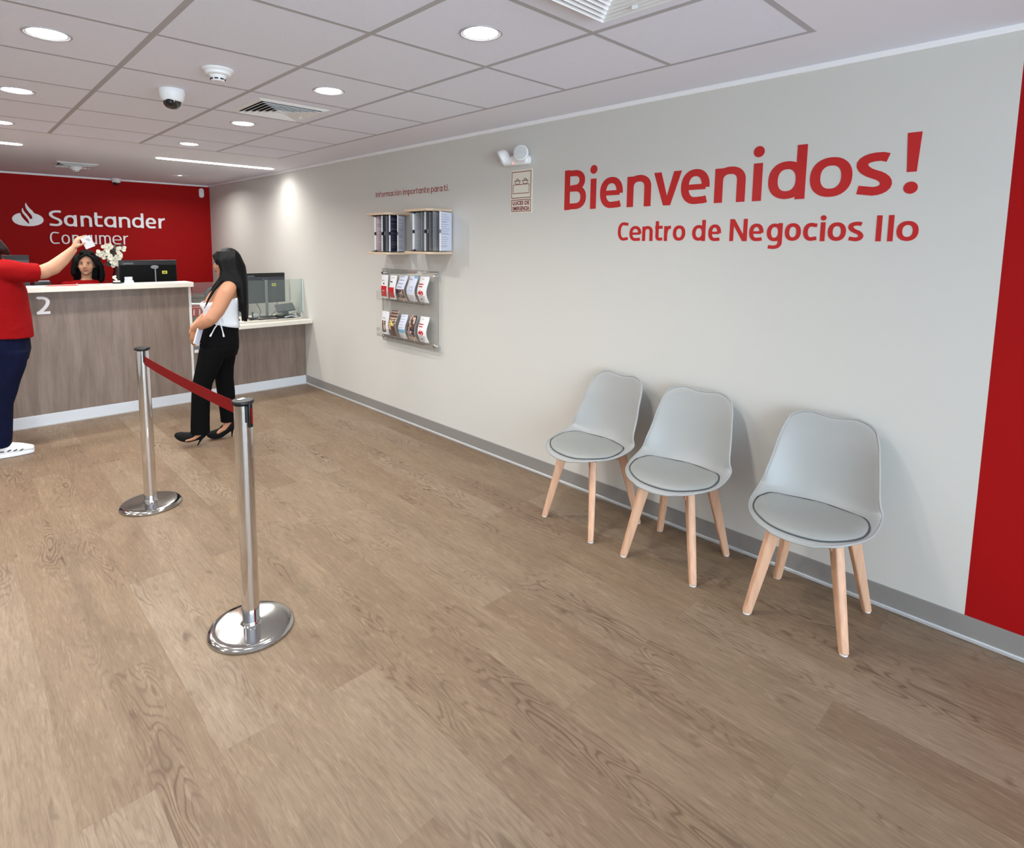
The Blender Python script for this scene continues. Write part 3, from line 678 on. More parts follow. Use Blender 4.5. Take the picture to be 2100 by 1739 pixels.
# ================================================================== document racks on the wall
def doc_rack(yc, dz, leaves, lb):
    t = empty('document_rack', (0, yc, 1.462+dz), label=lb, cat='document rack', group='wall racks of hinged documents')
    def board(z0, z1, name):
        d, a, b, r_ = .225, -.175, .175, .055
        pl = [(0, a), (0, b), (-d, b)]+[(-d+r_-r_*cos(q), a+r_-r_*sin(q)) for q in [0, .3, .6, .9, 1.2, pi/2]]
        pl = [(0, b), (-d+r_, b)]+[(-d+r_-r_*sin(q), b-r_+r_*cos(q)) for q in [0, .3, .6, .9, 1.2, pi/2]]+[(-d+r_-r_*cos(q), a+r_-r_*sin(q)) for q in [0, .3, .6, .9, 1.2, pi/2]]+[(0, a)]
        G().prism(pl, lambda u, v, k: (u, v, k), z0, z1).build(name, M['birch'], t, bevel=.002)
    H = .322
    board(0, .018, 'bottom_board'); board(H, H+.018, 'top_board')
    for zz, nm in ((.018, 'pivot_bracket'), (H-.016, 'pivot_bracket')):
        G().obox((-.19, leaves[0][1]-yc+.004, zz+.008), .03, .02, .016, (0, 0, 0)).build(nm, M['black'], t, smooth=False)
    G().box(-.205, -.03, -.09, .10, H-.006, H-.001).build('rail', M['black'], t, smooth=False)
    G().box(-.205, -.03, -.09, .10, .019, .023).build('rail', M['black'], t, smooth=False)
    for i, (xo, yo, xi, yi, pm, em, sz_) in enumerate(leaves):
        A, B = V((xo, yo-yc, 0)), V((xi, yi-yc, 0)); d = (B-A); L = d.length; d.normalize(); nrm = V((d.y, -d.x, 0))
        if nrm.y > 0: nrm = -nrm
        z0, z1 = .026, H-.008
        def slab(a, b, za, zb, k0, k1, g):
            vs = []
            for zz in (za, zb):
                for kk in (k0, k1):
                    for uu_ in (a, b): vs.append(A+d*uu_+nrm*kk+V((0, 0, zz)))
            return g.add(vs, [(0, 1, 3, 2), (4, 6, 7, 5), (0, 4, 5, 1), (2, 3, 7, 6), (0, 2, 6, 4), (1, 5, 7, 3)])
        g = slab(0, L, z0, z1, 0, .003, G()); pg = g.build('document_leaf', M[pm], t, smooth=False)
        g = slab(-.006, .007, z0-.002, (z0+z1)/2-.014, -.001, .005, G()); slab(-.006, .007, (z0+z1)/2+.014, z1+.002, -.001, .005, g); g.build('edge_profile', M[em], pg, smooth=False)
        g = slab(-.005, .010, (z0+z1)/2-.012, (z0+z1)/2+.012, -.001, .006, G()); g.build('clip', M['black' if em == 'paper' and i < 4 else 'grey'], pg, smooth=False)
        random.seed(i+int(yc*10)); g = G(); z = z1-.02
        while z > z0+.02:
            if random.random() < .8: slab(.016, L*random.uniform(.5, .85), z-.0035, z, .0031, .0034, g)
            z -= random.choice((.007, .009, .016))
        g.build('print', M[sz_], pg, smooth=False)
doc_rack(4.249, 0, [(-.20, 4.298, -.02, 4.262, 'paper_p', 'paper', 'paper'), (-.20, 4.190, -.02, 4.232, 'navy_p', 'paper', 'dark'), (-.20, 4.150, -.02, 4.212, 'paper_g', 'dark', 'text_g'),
                    (-.20, 4.079, -.02, 4.178, 'navy_p', 'paper', 'grey'), (-.172, 4.006, -.015, 4.135, 'paper_b', 'paper', 'text_g')],
         'left wooden wall rack with pink and dark hinged document leaves')
doc_rack(3.698, .012, [(-.20, 3.752, -.02, 3.722, 'paper_g', 'paper', 'text_g'), (-.20, 3.642, -.02, 3.690, 'paper_g', 'grey', 'text_g'), (-.20, 3.60, -.02, 3.668, 'paper_g', 'paper', 'text_g'), (-.20, 3.565, -.02, 3.645, 'paper_g', 'dark', 'text_g'),
                    (-.20, 3.50, -.02, 3.61, 'paper_g', 'grey', 'text_g'), (-.18, 3.445, -.015, 3.515, 'paper_b', 'paper', 'text_g')],
         'right wooden wall rack with pale grey leaves and a white printed page')

# ================================================================== brochure holder
HY = 4.05
t = empty('brochure_holder', (0, HY, .70), label='clear acrylic brochure panel with steel standoffs below the document racks', cat='brochure holder')
G().box(-.036, -.030, -.40, .40, 0, .632).build('acrylic_panel', M['acrylic'], t, smooth=False)
g = G(); g.box(-.0365, -.0295, -.402, -.398, 0, .632).box(-.0365, -.0295, .398, .402, 0, .632).box(-.0365, -.0295, -.402, .402, -.002, .002).box(-.0365, -.0295, -.402, .402, .630, .634)
g.build('polished_edges', M['acrylic_edge'], t, smooth=False)
for y in (-.365, .375):
    for z in (.035, .597):
        q = G().lathe([(.013, -.001), (.013, -.04), (.017, -.041), (.017, -.050), (.013, -.053)], n=24, axis='x'); q.v = [(a, b+y, c+z) for a, b, c in q.v]
        q.build('standoff', M['chrome'], t)
def brochure(y, z, wd, ht, painter, curl, lean, lb, grp):
    nu, nv = 24, 44; g = G(); vs = []
    for j in range(nv+1):
        v = j/nv
        for i in range(nu+1):
            u = i/nu
            x = -.050-lean*(sin(pi*(1-v)**1.2))-curl*(sin(pi*u)-.5)*(.35+.65*v)
            yy = (wd/2-wd*u)+.028*curl/.02*sin(2*pi*(v-.1))*.35
            vs.append((x, yy, ht*v))
    mats = ['paper', 'red', 'navy_p', 'brown_p', 'blue_p', 'tan_p', 'text_g', 'yellow', 'paper_b']
    base = len(vs); vs += [(x+.0025, y_, z_) for x, y_, z_ in vs]
    for j in range(nv):
        for i in range(nu):
            a = j*(nu+1)+i; g.f.append((a, a+1, a+nu+2, a+nu+1)); g.m.append(mats.index(painter((i+.5)/nu, (j+.5)/nv)))
            g.f.append((base+a, base+a+nu+1, base+a+nu+2, base+a+1)); g.m.append(0)
    for i in range(nu):
        for a in (i, nv*(nu+1)+i): g.f.append((a, a+1, base+a+1, base+a)); g.m.append(0)
    for j in range(nv):
        for a in (j*(nu+1), j*(nu+1)+nu): g.f.append((a, a+nu+1, base+a+nu+1, base+a)); g.m.append(0)
    g.v = vs
    o = g.build('brochure', [M[k] for k in mats], smooth=True, ang=60); o.location = (0, y, z); tag(o, lb, 'brochure', grp); return o
def hsh(a, b): return (math.sin(a*127.1+b*311.7)*43758.5453) % 1
def p_red(u, v):
    if u > .86: return 'paper'
    if v < .07: return 'paper'
    if v < .52: return 'text_g' if (.15 < u < .6 and .3 < v < .34) else 'red'
    if .60 < v < .66 and .35 < u < .55: return 'navy_p'
    if .72 < v < .78 and .1 < u < .55 and hsh(int(u*12), 3) > .4: return 'navy_p'
    return 'paper'
def p_red2(u, v):
    if v < .5: return 'red' if u < .82 and v > .06 else 'paper'
    if .70 < v < .74 and .1 < u < .6: return 'navy_p'
    if .53 < v < .66 and u < .12: return 'navy_p'
    return 'text_g' if (.88 < v < .92 and .4 < u < .8) else 'paper'
def p_green(u, v):
    if v < .12: return 'tan_p'
    if v < .45: return 'navy_p' if u < .45 else ('brown_p' if hsh(int(u*9), int(v*20)) > .3 else 'tan_p')
    return 'text_g' if int(v*30) % 4 == 0 and .2 < u < .8 else 'paper_b'
def p_blue(u, v):
    if .40 < v < .60 and .45 < u < .8 and not (.43 < v < .57 and .5 < u < .75): return 'blue_p'
    if v > .9 and u > .7: return 'blue_p'
    if .84 < v < .88 and .1 < u < .6: return 'text_g'
    return 'paper' if v < .3 else 'paper_b'
def p_car(u, v):
    if u > .74: return 'paper'
    if ((u-.42)/.30)**2+((v-.36)/.11)**2 < 1 and hsh(int(u*14), int(v*22)) > .28: return 'red'
    if .60 < v < .64 and .1 < u < .6 and hsh(int(u*20), 1) > .2: return 'red'
    if .68 < v < .73 and .05 < u < .65 and hsh(int(u*16), 2) > .25: return 'navy_p' if u < .25 else 'red'
    if .08 < v < .16 and .3 < u < .45: return 'red'
    if .88 < v < .90 and .3 < u < .6: return 'text_g'
    return 'paper'
def p_phone(u, v):
    if .1 < u < .62 and .08 < v < .58: return 'tan_p' if (v-.3)**2+(u-.42)**2 < .02 or (v > .45 and .3 < u < .45) else ('navy_p' if v < .14 else 'brown_p')
    if .64 < v < .76 and .1 < u < .6 and int(v*44) % 2: return 'text_g'
    return 'paper'
def p_brown(u, v):
    if .60 < v < .95 and int(v*26) % 3 == 0: return 'tan_p'
    if .42 < v < .66 and hsh(int(u*8), int(v*18)) > .5: return 'yellow' if hsh(int(u*9), int(v*16)) > .7 else 'tan_p'
    if .25 < v < .42 and .15 < u < .55: return 'tan_p'
    return 'brown_p'
def p_cyan(u, v):
    if .24 < v < .38: return 'blue_p'
    if v < .24: return 'paper'
    return 'text_g' if int(v*44) % 5 == 0 and .15 < u < .8 else 'paper_b'
def p_group(u, v):
    if v < .16: return 'tan_p'
    q = hsh(int(u*7), int(v*13)); return 'brown_p' if q > .55 else ('tan_p' if q > .3 else 'navy_p')
BR = [(4.392, 1.075, .100, .205, p_red, .006, .004, 'red and white leaflet, leftmost in upper row of the clear holder'),
      (4.262, 1.075, .100, .205, p_red2, .012, .012, 'leaflet with red lower half, second from left in upper row'),
      (4.118, 1.075, .115, .210, p_green, .020, .030, 'pale leaflet with dark photo curling sideways, middle of the upper row'),
      (3.968, 1.078, .110, .210, p_blue, .015, .028, 'pale blue leaflet with small square mark, fourth in upper row'),
      (3.815, 1.080, .120, .210, p_car, .012, .026, 'white leaflet with red car print, rightmost in upper row'),
      (4.385, .755, .110, .205, p_phone, .006, .006, 'white leaflet with brown portrait photo, leftmost in lower row'),
      (4.250, .755, .105, .225, p_brown, .020, .028, 'tall dark brown leaflet, second from left in lower row'),
      (4.105, .752, .095, .205, p_cyan, .015, .025, 'pale leaflet with one light blue band, middle of the lower row'),
      (3.970, .752, .105, .210, p_group, .012, .026, 'leaflet covered by a brown group photo, fourth in lower row'),
      (3.815, .755, .115, .210, p_car, .012, .026, 'white leaflet with red car print, rightmost in lower row')]
for b in BR: brochure(*b, 'leaflets in the clear wall holder')
for zz in (1.075, .752):
    for i in range(5):
        yy = 4.392-i*.144-HY; g = G(); zl = zz-.70-.012
        g.box(-.096, -.0945, yy-.066, yy+.066, zl, zl+.075).box(-.096, -.036, yy-.066, yy+.066, zl, zl+.003)
        g.build('pocket', M['acrylic'], t, smooth=False)

# ================================================================== chairs
def chair():
    t = empty('waiting_chair', (0, 0, 0))
    # local frame: +x is the way the sitter faces, y across, z up; built around the leg centre
    prof = [(.240, .408), (.222, .419), (.165, .424), (.08, .419), (0, .414), (-.07, .414), (-.120, .424), (-.155, .452), (-.180, .508), (-.200, .59), (-.216, .68), (-.232, .75), (-.246, .815)]
    LN = [0]
    for a, b in zip(prof, prof[1:]): LN.append(LN[-1]+math.dist(a, b))
    TL = LN[-1]
    def P(t_):
        t_ = max(0, min(TL, t_)); i = 0
        while i < len(LN)-2 and LN[i+1] < t_: i += 1
        # Catmull-Rom through the profile
        p = [V(prof[max(0, min(len(prof)-1, i+k))]) for k in (-1, 0, 1, 2)]; q = (t_-LN[i])/(LN[i+1]-LN[i])
        return .5*((2*p[1])+(p[2]-p[0])*q+(2*p[0]-5*p[1]+4*p[2]-p[3])*q*q+(-p[0]+3*p[1]-3*p[2]+p[3])*q**3)
    def fr(t_):
        a = P(t_-.004); b = P(t_+.004); d = (b-a).normalized(); return P(t_), d, V((d.y, -d.x)) if d.x < 0 else V((d.y, -d.x))
    def hw(q):     # half width by normalised arc length
        K = [(0, .0), (.012, .075), (.04, .130), (.09, .176), (.16, .210), (.25, .232), (.34, .240), (.44, .239), (.54, .232), (.66, .218), (.80, .202), (.90, .187), (.955, .170), (.985, .130), (1, .095)]
        for (a, x), (b, y) in zip(K, K[1:]):
            if q <= b: return x+(y-x)*(q-a)/(b-a)
        return .095
    # outline in (side, arc) space
    out = []; N = 34
    qs = [0, .004, .012, .025, .045, .07, .1, .14, .19, .25, .31, .37, .43, .49, .55, .61, .67, .73, .79, .84, .88, .92, .95, .97, .985, 1.0]
    right = [(hw(q), q*TL) for q in qs]
    top = [(.07, TL*.997), (.035, TL*.985), (0, TL*.981), (-.035, TL*.985), (-.07, TL*.997)]
    outl = right+top+[(-a, b) for a, b in reversed(right[1:])]
    def place(sv, tv, off=0):
        p, d, n = fr(tv); q = tv/TL
        n = V((-d.y, d.x)); n = -n if (n.y < 0 and q < .5) else n
        if q >= .5 and n.x < 0: n = -n
        # raised sides: seat rim low, hips high, back wraps forward
        KC = [(0, .016), (.2, .020), (.32, .038), (.42, .062), (.5, .080), (.6, .090), (.75, .076), (1, .040)]
        for (a_, ca), (b_, cb) in zip(KC, KC[1:]):
            if q <= b_:
                w_ = (q-a_)/(b_-a_); w_ = w_*w_*(3-2*w_); cup = ca+(cb-ca)*w_; break
        else: cup = .04
        e = min(1, abs(sv)/.225); rise = cup*e**2.3
        pq = max(0, min(1, (q-.28)/.3)); pinch = 1-.02*e*e*pq*pq*(3-2*pq)
        pp = p+n*(rise+off)
        return V((pp.x+.012, sv*pinch-.009, pp.y))
    K = 11; cen = (0, TL*.40); vs = [place(*cen)]; n = len(outl)
    for k in range(1, K+1):
        f_ = (k/K)**.85
        for a, b in outl: vs.append(place(cen[0]+(a-cen[0])*f_, cen[1]+(b-cen[1])*f_))
    fs = [(0, 1+i, 1+(i+1) % n) for i in range(n)]
    for k in range(K-1):
        for i in range(n): fs.append((1+k*n+i, 1+(k+1)*n+i, 1+(k+1)*n+(i+1) % n, 1+k*n+(i+1) % n))
    g = G(); g.add(vs, fs); o = g.build('shell', M['shell'], t, ang=180)
    so = o.modifiers.new('th', 'SOLIDIFY'); so.thickness = .008; so.offset = 0
    sb = o.modifiers.new('sub', 'SUBSURF'); sb.levels = 1; sb.render_levels = 1
    # rolled rim
    rim = [place(a, b) for a, b in outl]
    def tube(pts, r_, name, m, closed=True, par=t):
        nn = len(pts); vs = []; k = 8
        for i in range(nn):
            a = pts[(i-1) % nn]; b = pts[(i+1) % nn]; tt = (b-a).normalized(); r1 = tt.cross(V((0, 0, 1)));
            if r1.length < .1: r1 = tt.cross(V((1, 0, 0)))
            r1.normalize(); r2 = tt.cross(r1)
            for j in range(k): th = 2*pi*j/k; vs.append(pts[i]+r1*r_*cos(th)+r2*r_*sin(th))
        fs = [(i*k+j, i*k+(j+1) % k, ((i+1) % nn)*k+(j+1) % k, ((i+1) % nn)*k+j) for i in range(nn) for j in range(k)]
        return G().add(vs, fs).build(name, m, par, ang=180, sub=1)
    rp = []
    for i in range(n):                      # resample for roundness
        a, b = rim[i], rim[(i+1) % n]
        if (b-a).length > .02: rp += [a, (a+b)/2]
        elif not rp or (a-rp[-1]).length > .006: rp.append(a)
    tube(rp, .0050, 'rim', M['shell'])
    # seat pad: domed oval
    def pad_pt(u, ang, h):
        c = (0, TL*.272); a = cos(ang); b = sin(ang)
        sx_, sy_ = .212, TL*.232
        sv = c[0]+sx_*u*math.copysign(abs(a)**.92, a); tv = c[1]+sy_*u*math.copysign(abs(b)**.95, b)
        return place(sv, tv, h)
    nn = 44; vs = [pad_pt(0, 0, .030)]; prf = [(.25, .030), (.5, .029), (.7, .027), (.84, .0235), (.92, .019), (.97, .013), (.995, .007), (.99, .002)]
    for u, h in prf:
        for i in range(nn): vs.append(pad_pt(u, 2*pi*i/nn, h))
    fs = [(0, 1+i, 1+(i+1) % nn) for i in range(nn)]+[(1+k*nn+i, 1+(k+1)*nn+i, 1+(k+1)*nn+(i+1) % nn, 1+k*nn+(i+1) % nn) for k in range(len(prf)-1) for i in range(nn)]
    pd = G().add(vs, fs).build('seat_pad', M['pad'], t, ang=180)
    tube([pad_pt(1.008, 2*pi*i/60, .0068) for i in range(60)], .0024, 'pad_seam_shade', M['seam_shade'], par=pd)  # dark ring for the pad's seam, with the gap's shadow in its colour
    # under frame
    g = G()
    for sgn in (1, -1): g.obox((0, 0, .380), .34, .042, .028, (0, 0, sgn*pi/4*.97))
    g.obox((0, 0, .399), .16, .16, .012, (0, 0, 0))
    g.build('under_frame', M['beech'], t, bevel=.004)
    for sx_ in (1, -1):
        for sy_ in (1, -1):
            a = V((sx_*.112, sy_*.112, .400)); b = V((sx_*.188, sy_*.182, .006)); d = (b-a)
            g = G(); pts = [a+d*q for q in (0, .12, .3, .6, 1)]
            g.limb(pts, [(.0245, .0185), (.0245, .0185), (.023, .0180), (.0200, .0170), (.0158, .0148)], n=16, ends=(0, 0), side=(sx_, sy_, 0), power=5)
            lg = g.build('leg', M['beech'], t, bevel=.001)
            q = G().lathe([(.0150, .0), (.0150, .006)], c=(b.x, b.y, .0005), n=16).build('foot_glide', M['white'], lg)
    return t
CH = chair()
CHS = [(-.284, 1.930, 'pale grey shell chair with beech legs, farthest left of the three'),
       (-.287, 1.403, 'pale grey shell chair with beech legs, middle of the three'),
       (-.288, .783, 'pale grey shell chair with beech legs nearest the red wall, rightmost')]
for i, (x, y, lb) in enumerate(CHS):
    o = CH if i == 0 else copy_tree(CH)
    o.location = (x, y, 0); o.rotation_euler = (0, 0, R(180+(3.0 if i else -7.0))); tag(o, lb, 'chair', 'grey shell chairs along the wall')

# ================================================================== queue barrier
def stanchion():
    t = empty('queue_post', (0, 0, 0))
    G().lathe([(.160, .0), (.163, .004), (.163, .010), (.158, .016), (.148, .021), (.13, .0225), (.09, .0235), (.04, .026), (.036, .030)], n=64).build('base', M['chrome_rough'], t)
    G().lathe([(.0335, .028), (.0335, .925)], n=48).build('pole', M['chrome'], t)
    G().lathe([(.036, .024), (.037, .032), (.0338, .040)], n=48, caps=False).build('collar', M['chrome'], t)
    cp = G().lathe([(.034, .929), (.0405, .931), (.0415, .935), (.0410, .940), (.038, .9435), (.0005, .9455)], n=48).build('cap', M['black'], t)
    for a in (90, -90):
        mt = Matrix.Rotation(R(a), 3, 'Z'); G().obox(mt @ V((.0340, 0, .893)), .006, .012, .066, mt).build('belt_slot', M['black'], t, bevel=.002)
    return t
q = stanchion(); q.location = (-2.072, 2.268, 0); q.rotation_euler = (0, 0, R(0))
tag(q, 'chrome queue post on a round base, nearer one in front', 'queue post', 'chrome queue posts')
mt = Matrix.Rotation(R(-70), 3, 'Z')
cl = G().obox(mt @ V((.0385, 0, .887)), .012, .017, .095, mt).build('belt_clip', M['black'], q, bevel=.003)
G().obox(mt @ V((.0455, .001, .885)), .003, .007, .060, mt).build('red_tab', M['belt'], cl, smooth=False)
G().obox((-.004, .004, .9464), .030, .016, .0008, (0, 0, .5)).build('sticker', M['white'], cp if False else q, smooth=False)
q2 = stanchion(); q2.location = (-2.073, 3.795, 0)
tag(q2, 'chrome queue post on a round base, farther one before the counter', 'queue post', 'chrome queue posts')
g = G(); n = 24; A_, B_ = V((-2.073, 3.755, .872)), V((-2.072, 2.310, .897)); vs = []
for i in range(n+1):
    u = i/n; p = A_.lerp(B_, u); sg = -.010*4*u*(1-u); th = .0011
    for dz in (-.025, .025):
        for dx in (-th, th): vs.append((p.x+dx, p.y, p.z+sg+dz))
fs = [(0, 1, 3, 2), (4*n, 4*n+2, 4*n+3, 4*n+1)]
for i in range(n):
    a = 4*i; fs += [(a, a+4, a+5, a+1), (a+2, a+3, a+7, a+6), (a, a+2, a+6, a+4), (a+1, a+5, a+7, a+3)]
tag(g.add(vs, fs).build('barrier_belt', M['belt'], ang=60), 'red webbing belt stretched between the two chrome queue posts', 'barrier belt')

# ================================================================== counters
t = empty('reception_counter', (-2.6, YP, 0), label='tall grey wood reception counter marked with a white number 2', cat='counter')
cx0 = -4.4-(-2.6); cx1 = -1.171-(-2.6)
G().box(cx0, cx1, 0, .03, .1, 1.128).build('front_panel', M['laminate'], t, smooth=False)
G().box(cx0, cx1+.024, -.006, .012, 0, .098).build('plinth', M['plinth'], t, bevel=.002)
G().box(cx0, cx1, -.010, -.006, 0, .010).build('plinth_seal', M['alu'], t, smooth=False)
G().box(cx1, cx1+.024, -.004, .14, .738, 1.128).box(cx1, cx1+.022, .001, .03, .1, .737).build('end_panel', M['white_edge'], t, bevel=.001)
G().box(cx0, cx0+.03, .03, .62, 0, 1.128).build('end_panel', M['laminate'], t, smooth=False)
dk = empty('work_desk', (-2.6, 6.48, 0), label='grey brown work desk hidden behind the tall counter front', cat='desk')
G().box(cx0+.05, cx1-.03, -.26, .14, .700, .735).build('desk_top', M['cabinet'], dk, bevel=.002)
for x_ in (cx0+.08, cx1-.06): G().box(x_, x_+.02, -.24, .10, 0, .70).build('leg_panel', M['cabinet'], dk, smooth=False)
g = G(); letter(g, '2', .090, .026, .1, .150, lambda u, v, k: (u, -.001-k, v), .004, -2.331+2.6, .940)
g.build('number', M['sign_white'], t, smooth=False)
tag(G().box(-4.4, -1.150, 5.955, 6.20, 1.128, 1.172).build('countertop', M['slab'], bevel=.003), 'cream upper countertop slab over the tall counter front', 'countertop')
t = empty('low_counter', (-.59, YP, 0), label='low grey wood counter between the tall counter and right wall', cat='counter')
G().box(-.557, .587, 0, .03, .1, .693).build('front_panel', M['laminate'], t, smooth=False)
G().box(-.555, .587, -.006, .012, 0, .098).build('plinth', M['plinth'], t, bevel=.002)
G().box(-.555, .587, -.010, -.006, 0, .010).build('plinth_seal', M['alu'], t, smooth=False)
pl = G().box(-.548, -.498, -.006, 0, .47, .575).build('socket_plate', M['grey'], t, bevel=.001)
for z in (.479, .545): G().box(-.551, -.500, -.009, -.002, z, z+.030).build('cover', M['white'], pl, bevel=.001)
tag(G().box(-1.147, -.002, 5.875, 6.62, .694, .735).build('countertop', M['slab'], bevel=.003), 'cream lower countertop at seated height, meeting the right wall', 'countertop')
t = empty('glass_screen', (-.575, 6.08, .735), label='low clear glass screen standing on the lower countertop', cat='glass screen')
G().box(-.555, .558, -.004, .004, .045, .425).build('glass_pane', M['glass'], t, smooth=False)
G().box(.558, .566, -.0045, .0045, .075, .425).build('polished_edge', M['glass_edge'], t, smooth=False)
for x in (-.53, .545): G().box(x-.007, x+.007, -.010, .010, 0, .06).build('clamp', M['alu'], t, bevel=.002)
# low cupboard along the red wall
t = empty('low_cabinet', (-1.35, 8.74, 0), label='low grey brown cupboard along red wall, seen through the glass screen', cat='cabinet')
G().box(-1.3, 1.32, -.22, .22, 0, .80).build('carcass', M['cabinet'], t, smooth=False)
G().box(-1.32, 1.335, -.24, .222, .80, .83).build('top', M['cabinet'], t, bevel=.003)
for i in range(4):
    x = -1.28+i*.65; d = G().box(x, x+.63, -.238, -.22, .05, .78).build('door', M['cabinet'], t, bevel=.002)
    G().box(x+.56, x+.575, -.256, -.238, .62, .72).build('handle', M['alu'], d, bevel=.002)

# ------------------------------------------------------------------ screens
def monitor(loc, rz, wd, ht, zb, lb, bezel=True, hx=.05, sx=.13):
    t = empty('computer_monitor', loc, rz, label=lb, cat='monitor')
    sc = G().box(-wd/2, wd/2, .008, .030, zb, zb+ht).build('screen_housing', M['black'], t, bevel=.004)
    G().box(-wd/2+.004, wd/2-.004, .0005, .008, zb+.004, zb+ht-.045).build('rear_cover', M['dark' if bezel else 'blackm'], sc, bevel=.003)
    G().box(-wd/2+.012, wd/2-.012, .0301, .0312, zb+.015, zb+ht-.012).build('screen', mat('screen_dark', (.02, .025, .03), .15), sc, smooth=False)
    g = G(); g.lathe([(.034, .0), (.034, -.010), (.030, -.014), (.001, -.016)], c=(hx, .001, zb+ht*.77), n=28, axis='y')
    g.v = [(x, y, zb+ht*.77+(z-zb-ht*.77)*.55) for x, y, z in g.v]
    g.build('hinge_cover', M['grey' if not bezel else 'dark'], t)
    hwn = .014 if bezel else .005
    G().box(hx-hwn, hx+hwn, -.030, -.012, .012, zb+ht*.77).build('stand_neck', M['grey'], t, bevel=.004)
    G().prism(arc(hx, -.01, .14 if not bezel else .095, .09, 0, 360, 28)[:-1], lambda u, v, k: (u, v, k), 0, .012).build('stand_base', M['black'], t, bevel=.003)
    st = G().box(sx-.022, sx+.022, -.0012, .0002, zb+ht*.6-.014, zb+ht*.6+.014).build('inventory_sticker', M['yellow'], sc, smooth=False)
    g = G(); g.box(sx-.014, sx+.014, -.0018, -.001, zb+ht*.6-.005, zb+ht*.6+.005); g.build('barcode', M['dark'], st, smooth=False)
    font_text('Lenovo', .030, lambda u, v, k: (-wd/2+.030+u, -.0004-k+(.0085 if bezel else 0), zb+ht-.038+v), sc, 'maker_lettering', M['grey'], .085, bold=.0008)
    return t
monitor((-1.414, 6.40, .735), 0, .492, .300, .336, 'black computer monitor seen from behind above the tall counter', bezel=False, hx=.048, sx=.135)
monitor((-.287, 6.40, .735), R(1), .455, .328, .155, 'grey-backed computer monitor on lower counter beside the desk phone', hx=0, sx=.095)
t = monitor((-2.56, 6.42, .735), 0, .48, .30, .388, 'dark monitor top behind the counter, beside the raised arm\'s shoulder', bezel=True)
# ------------------------------------------------------------------ desk phone and cables
t = empty('desk_phone', (-.15, 6.22, .735), R(-8), label='black desk telephone with tilted keypad unit on lower counter', cat='telephone')
G().prism([(-.085, -.07), (.085, -.07), (.095, .07), (-.095, .07)], lambda u, v, k: (u, v, k), 0, .032).build('base', M['black'], t, bevel=.006)
G().obox((0, .0, .060), .05, .09, .07, (R(-8), 0, 0)).build('stand', M['black'], t, bevel=.006)
mt = Matrix.Rotation(R(-22), 3, 'X')
b = G().obox((0, .005, .108), .195, .13, .022, Matrix.Rotation(R(30), 3, 'X') @ Matrix.Rotation(R(-6), 3, 'Y')).build('keypad_unit', M['dark'], t, bevel=.006)
G().limb([(-.03, -.10, .018), (.03, -.10, .028), (.10, -.095, .014)], [.009, .007, .010], n=10).build('handset', M['silver'], t)
G().limb([(.10, -.09, .015), (.13, -.03, .03), (.12, .04, .05), (.08, .06, .03)], [.003]*4, n=8).build('cord', M['cable'], t)
G().box(-.018, .018, -.075, -.068, .088, .098).build('badge', M['grey'], b, bevel=.001)
def cable(pts, r_, lb):
    c = []
    P_ = [V(p) for p in pts]; P_ = [P_[0]]+P_+[P_[-1]]
    for i in range(1, len(P_)-2):
        for k in range(8):
            q = k/8; c.append(.5*((2*P_[i])+(P_[i+1]-P_[i-1])*q+(2*P_[i-1]-5*P_[i]+4*P_[i+1]-P_[i+2])*q*q+(-P_[i-1]+3*P_[i]-3*P_[i+1]+P_[i+2])*q**3))
    c.append(P_[-2]); tag(G().limb(c, [r_]*len(c), n=8).build('power_cable', M['cable']), lb, 'cable')
cable([(-.42, 6.38, .92), (-.38, 6.39, .86), (-.36, 6.38, .80), (-.40, 6.33, .752), (-.47, 6.28, .745)], .004, 'dark cable curling down left of the monitor stand on lower counter')
cable([(-.17, 6.40, .93), (-.155, 6.41, .86), (-.18, 6.40, .79), (-.24, 6.38, .755)], .0035, 'thin dark cable looping right of the monitor stand on lower counter')
cable([(-.62, 6.16, .742), (-.56, 6.20, .762), (-.47, 6.15, .748), (-.40, 6.18, .742), (-.34, 6.17, .742), (-.27, 6.13, .742)], .008, 'thick black cable bundle lying along the lower countertop')
t = empty('card_reader', (-.50, 6.24, .735), 0, label='small upright dark card reader before lower monitor', cat='card reader')
G().box(-.035, .035, -.03, .03, 0, .012).build('base', M['black'], t, bevel=.002)
G().obox((0, 0, .045), .016, .012, .075, (0, 0, 0)).build('post', M['black'], t, bevel=.003)
for x, lb in ((-.425, 'pale round adapter left of the lower monitor stand'), (-.145, 'pale round adapter right of the lower monitor stand')):
    G_ = G().prism(arc(0, 0, .036, .05, 0, 180, 12, 2.4)+[(-.036, 0), (.036, 0)][0:2], lambda u, v, k: (u, k, v), 0, .03).build('power_adapter', M['silver'], bevel=.004)
    G_.location = (x, 6.33 if x < -.4 else 6.36, .7355); tag(G_, lb, 'adapter')
t = empty('pen_cup', (-.70, 6.10, .735), 0, label='small white desk item at lower counter behind the woman', cat='desk item')
G().prism([(-.03, -.02), (.03, -.02), (.03, .02), (-.03, .02)], lambda u, v, k: (u, v, k), 0, .016).build('tray', M['white'], t, bevel=.003)
G().obox((.0, 0, .028), .03, .02, .022, (0, .3, .3)).build('insert', M['black'], t, bevel=.003)

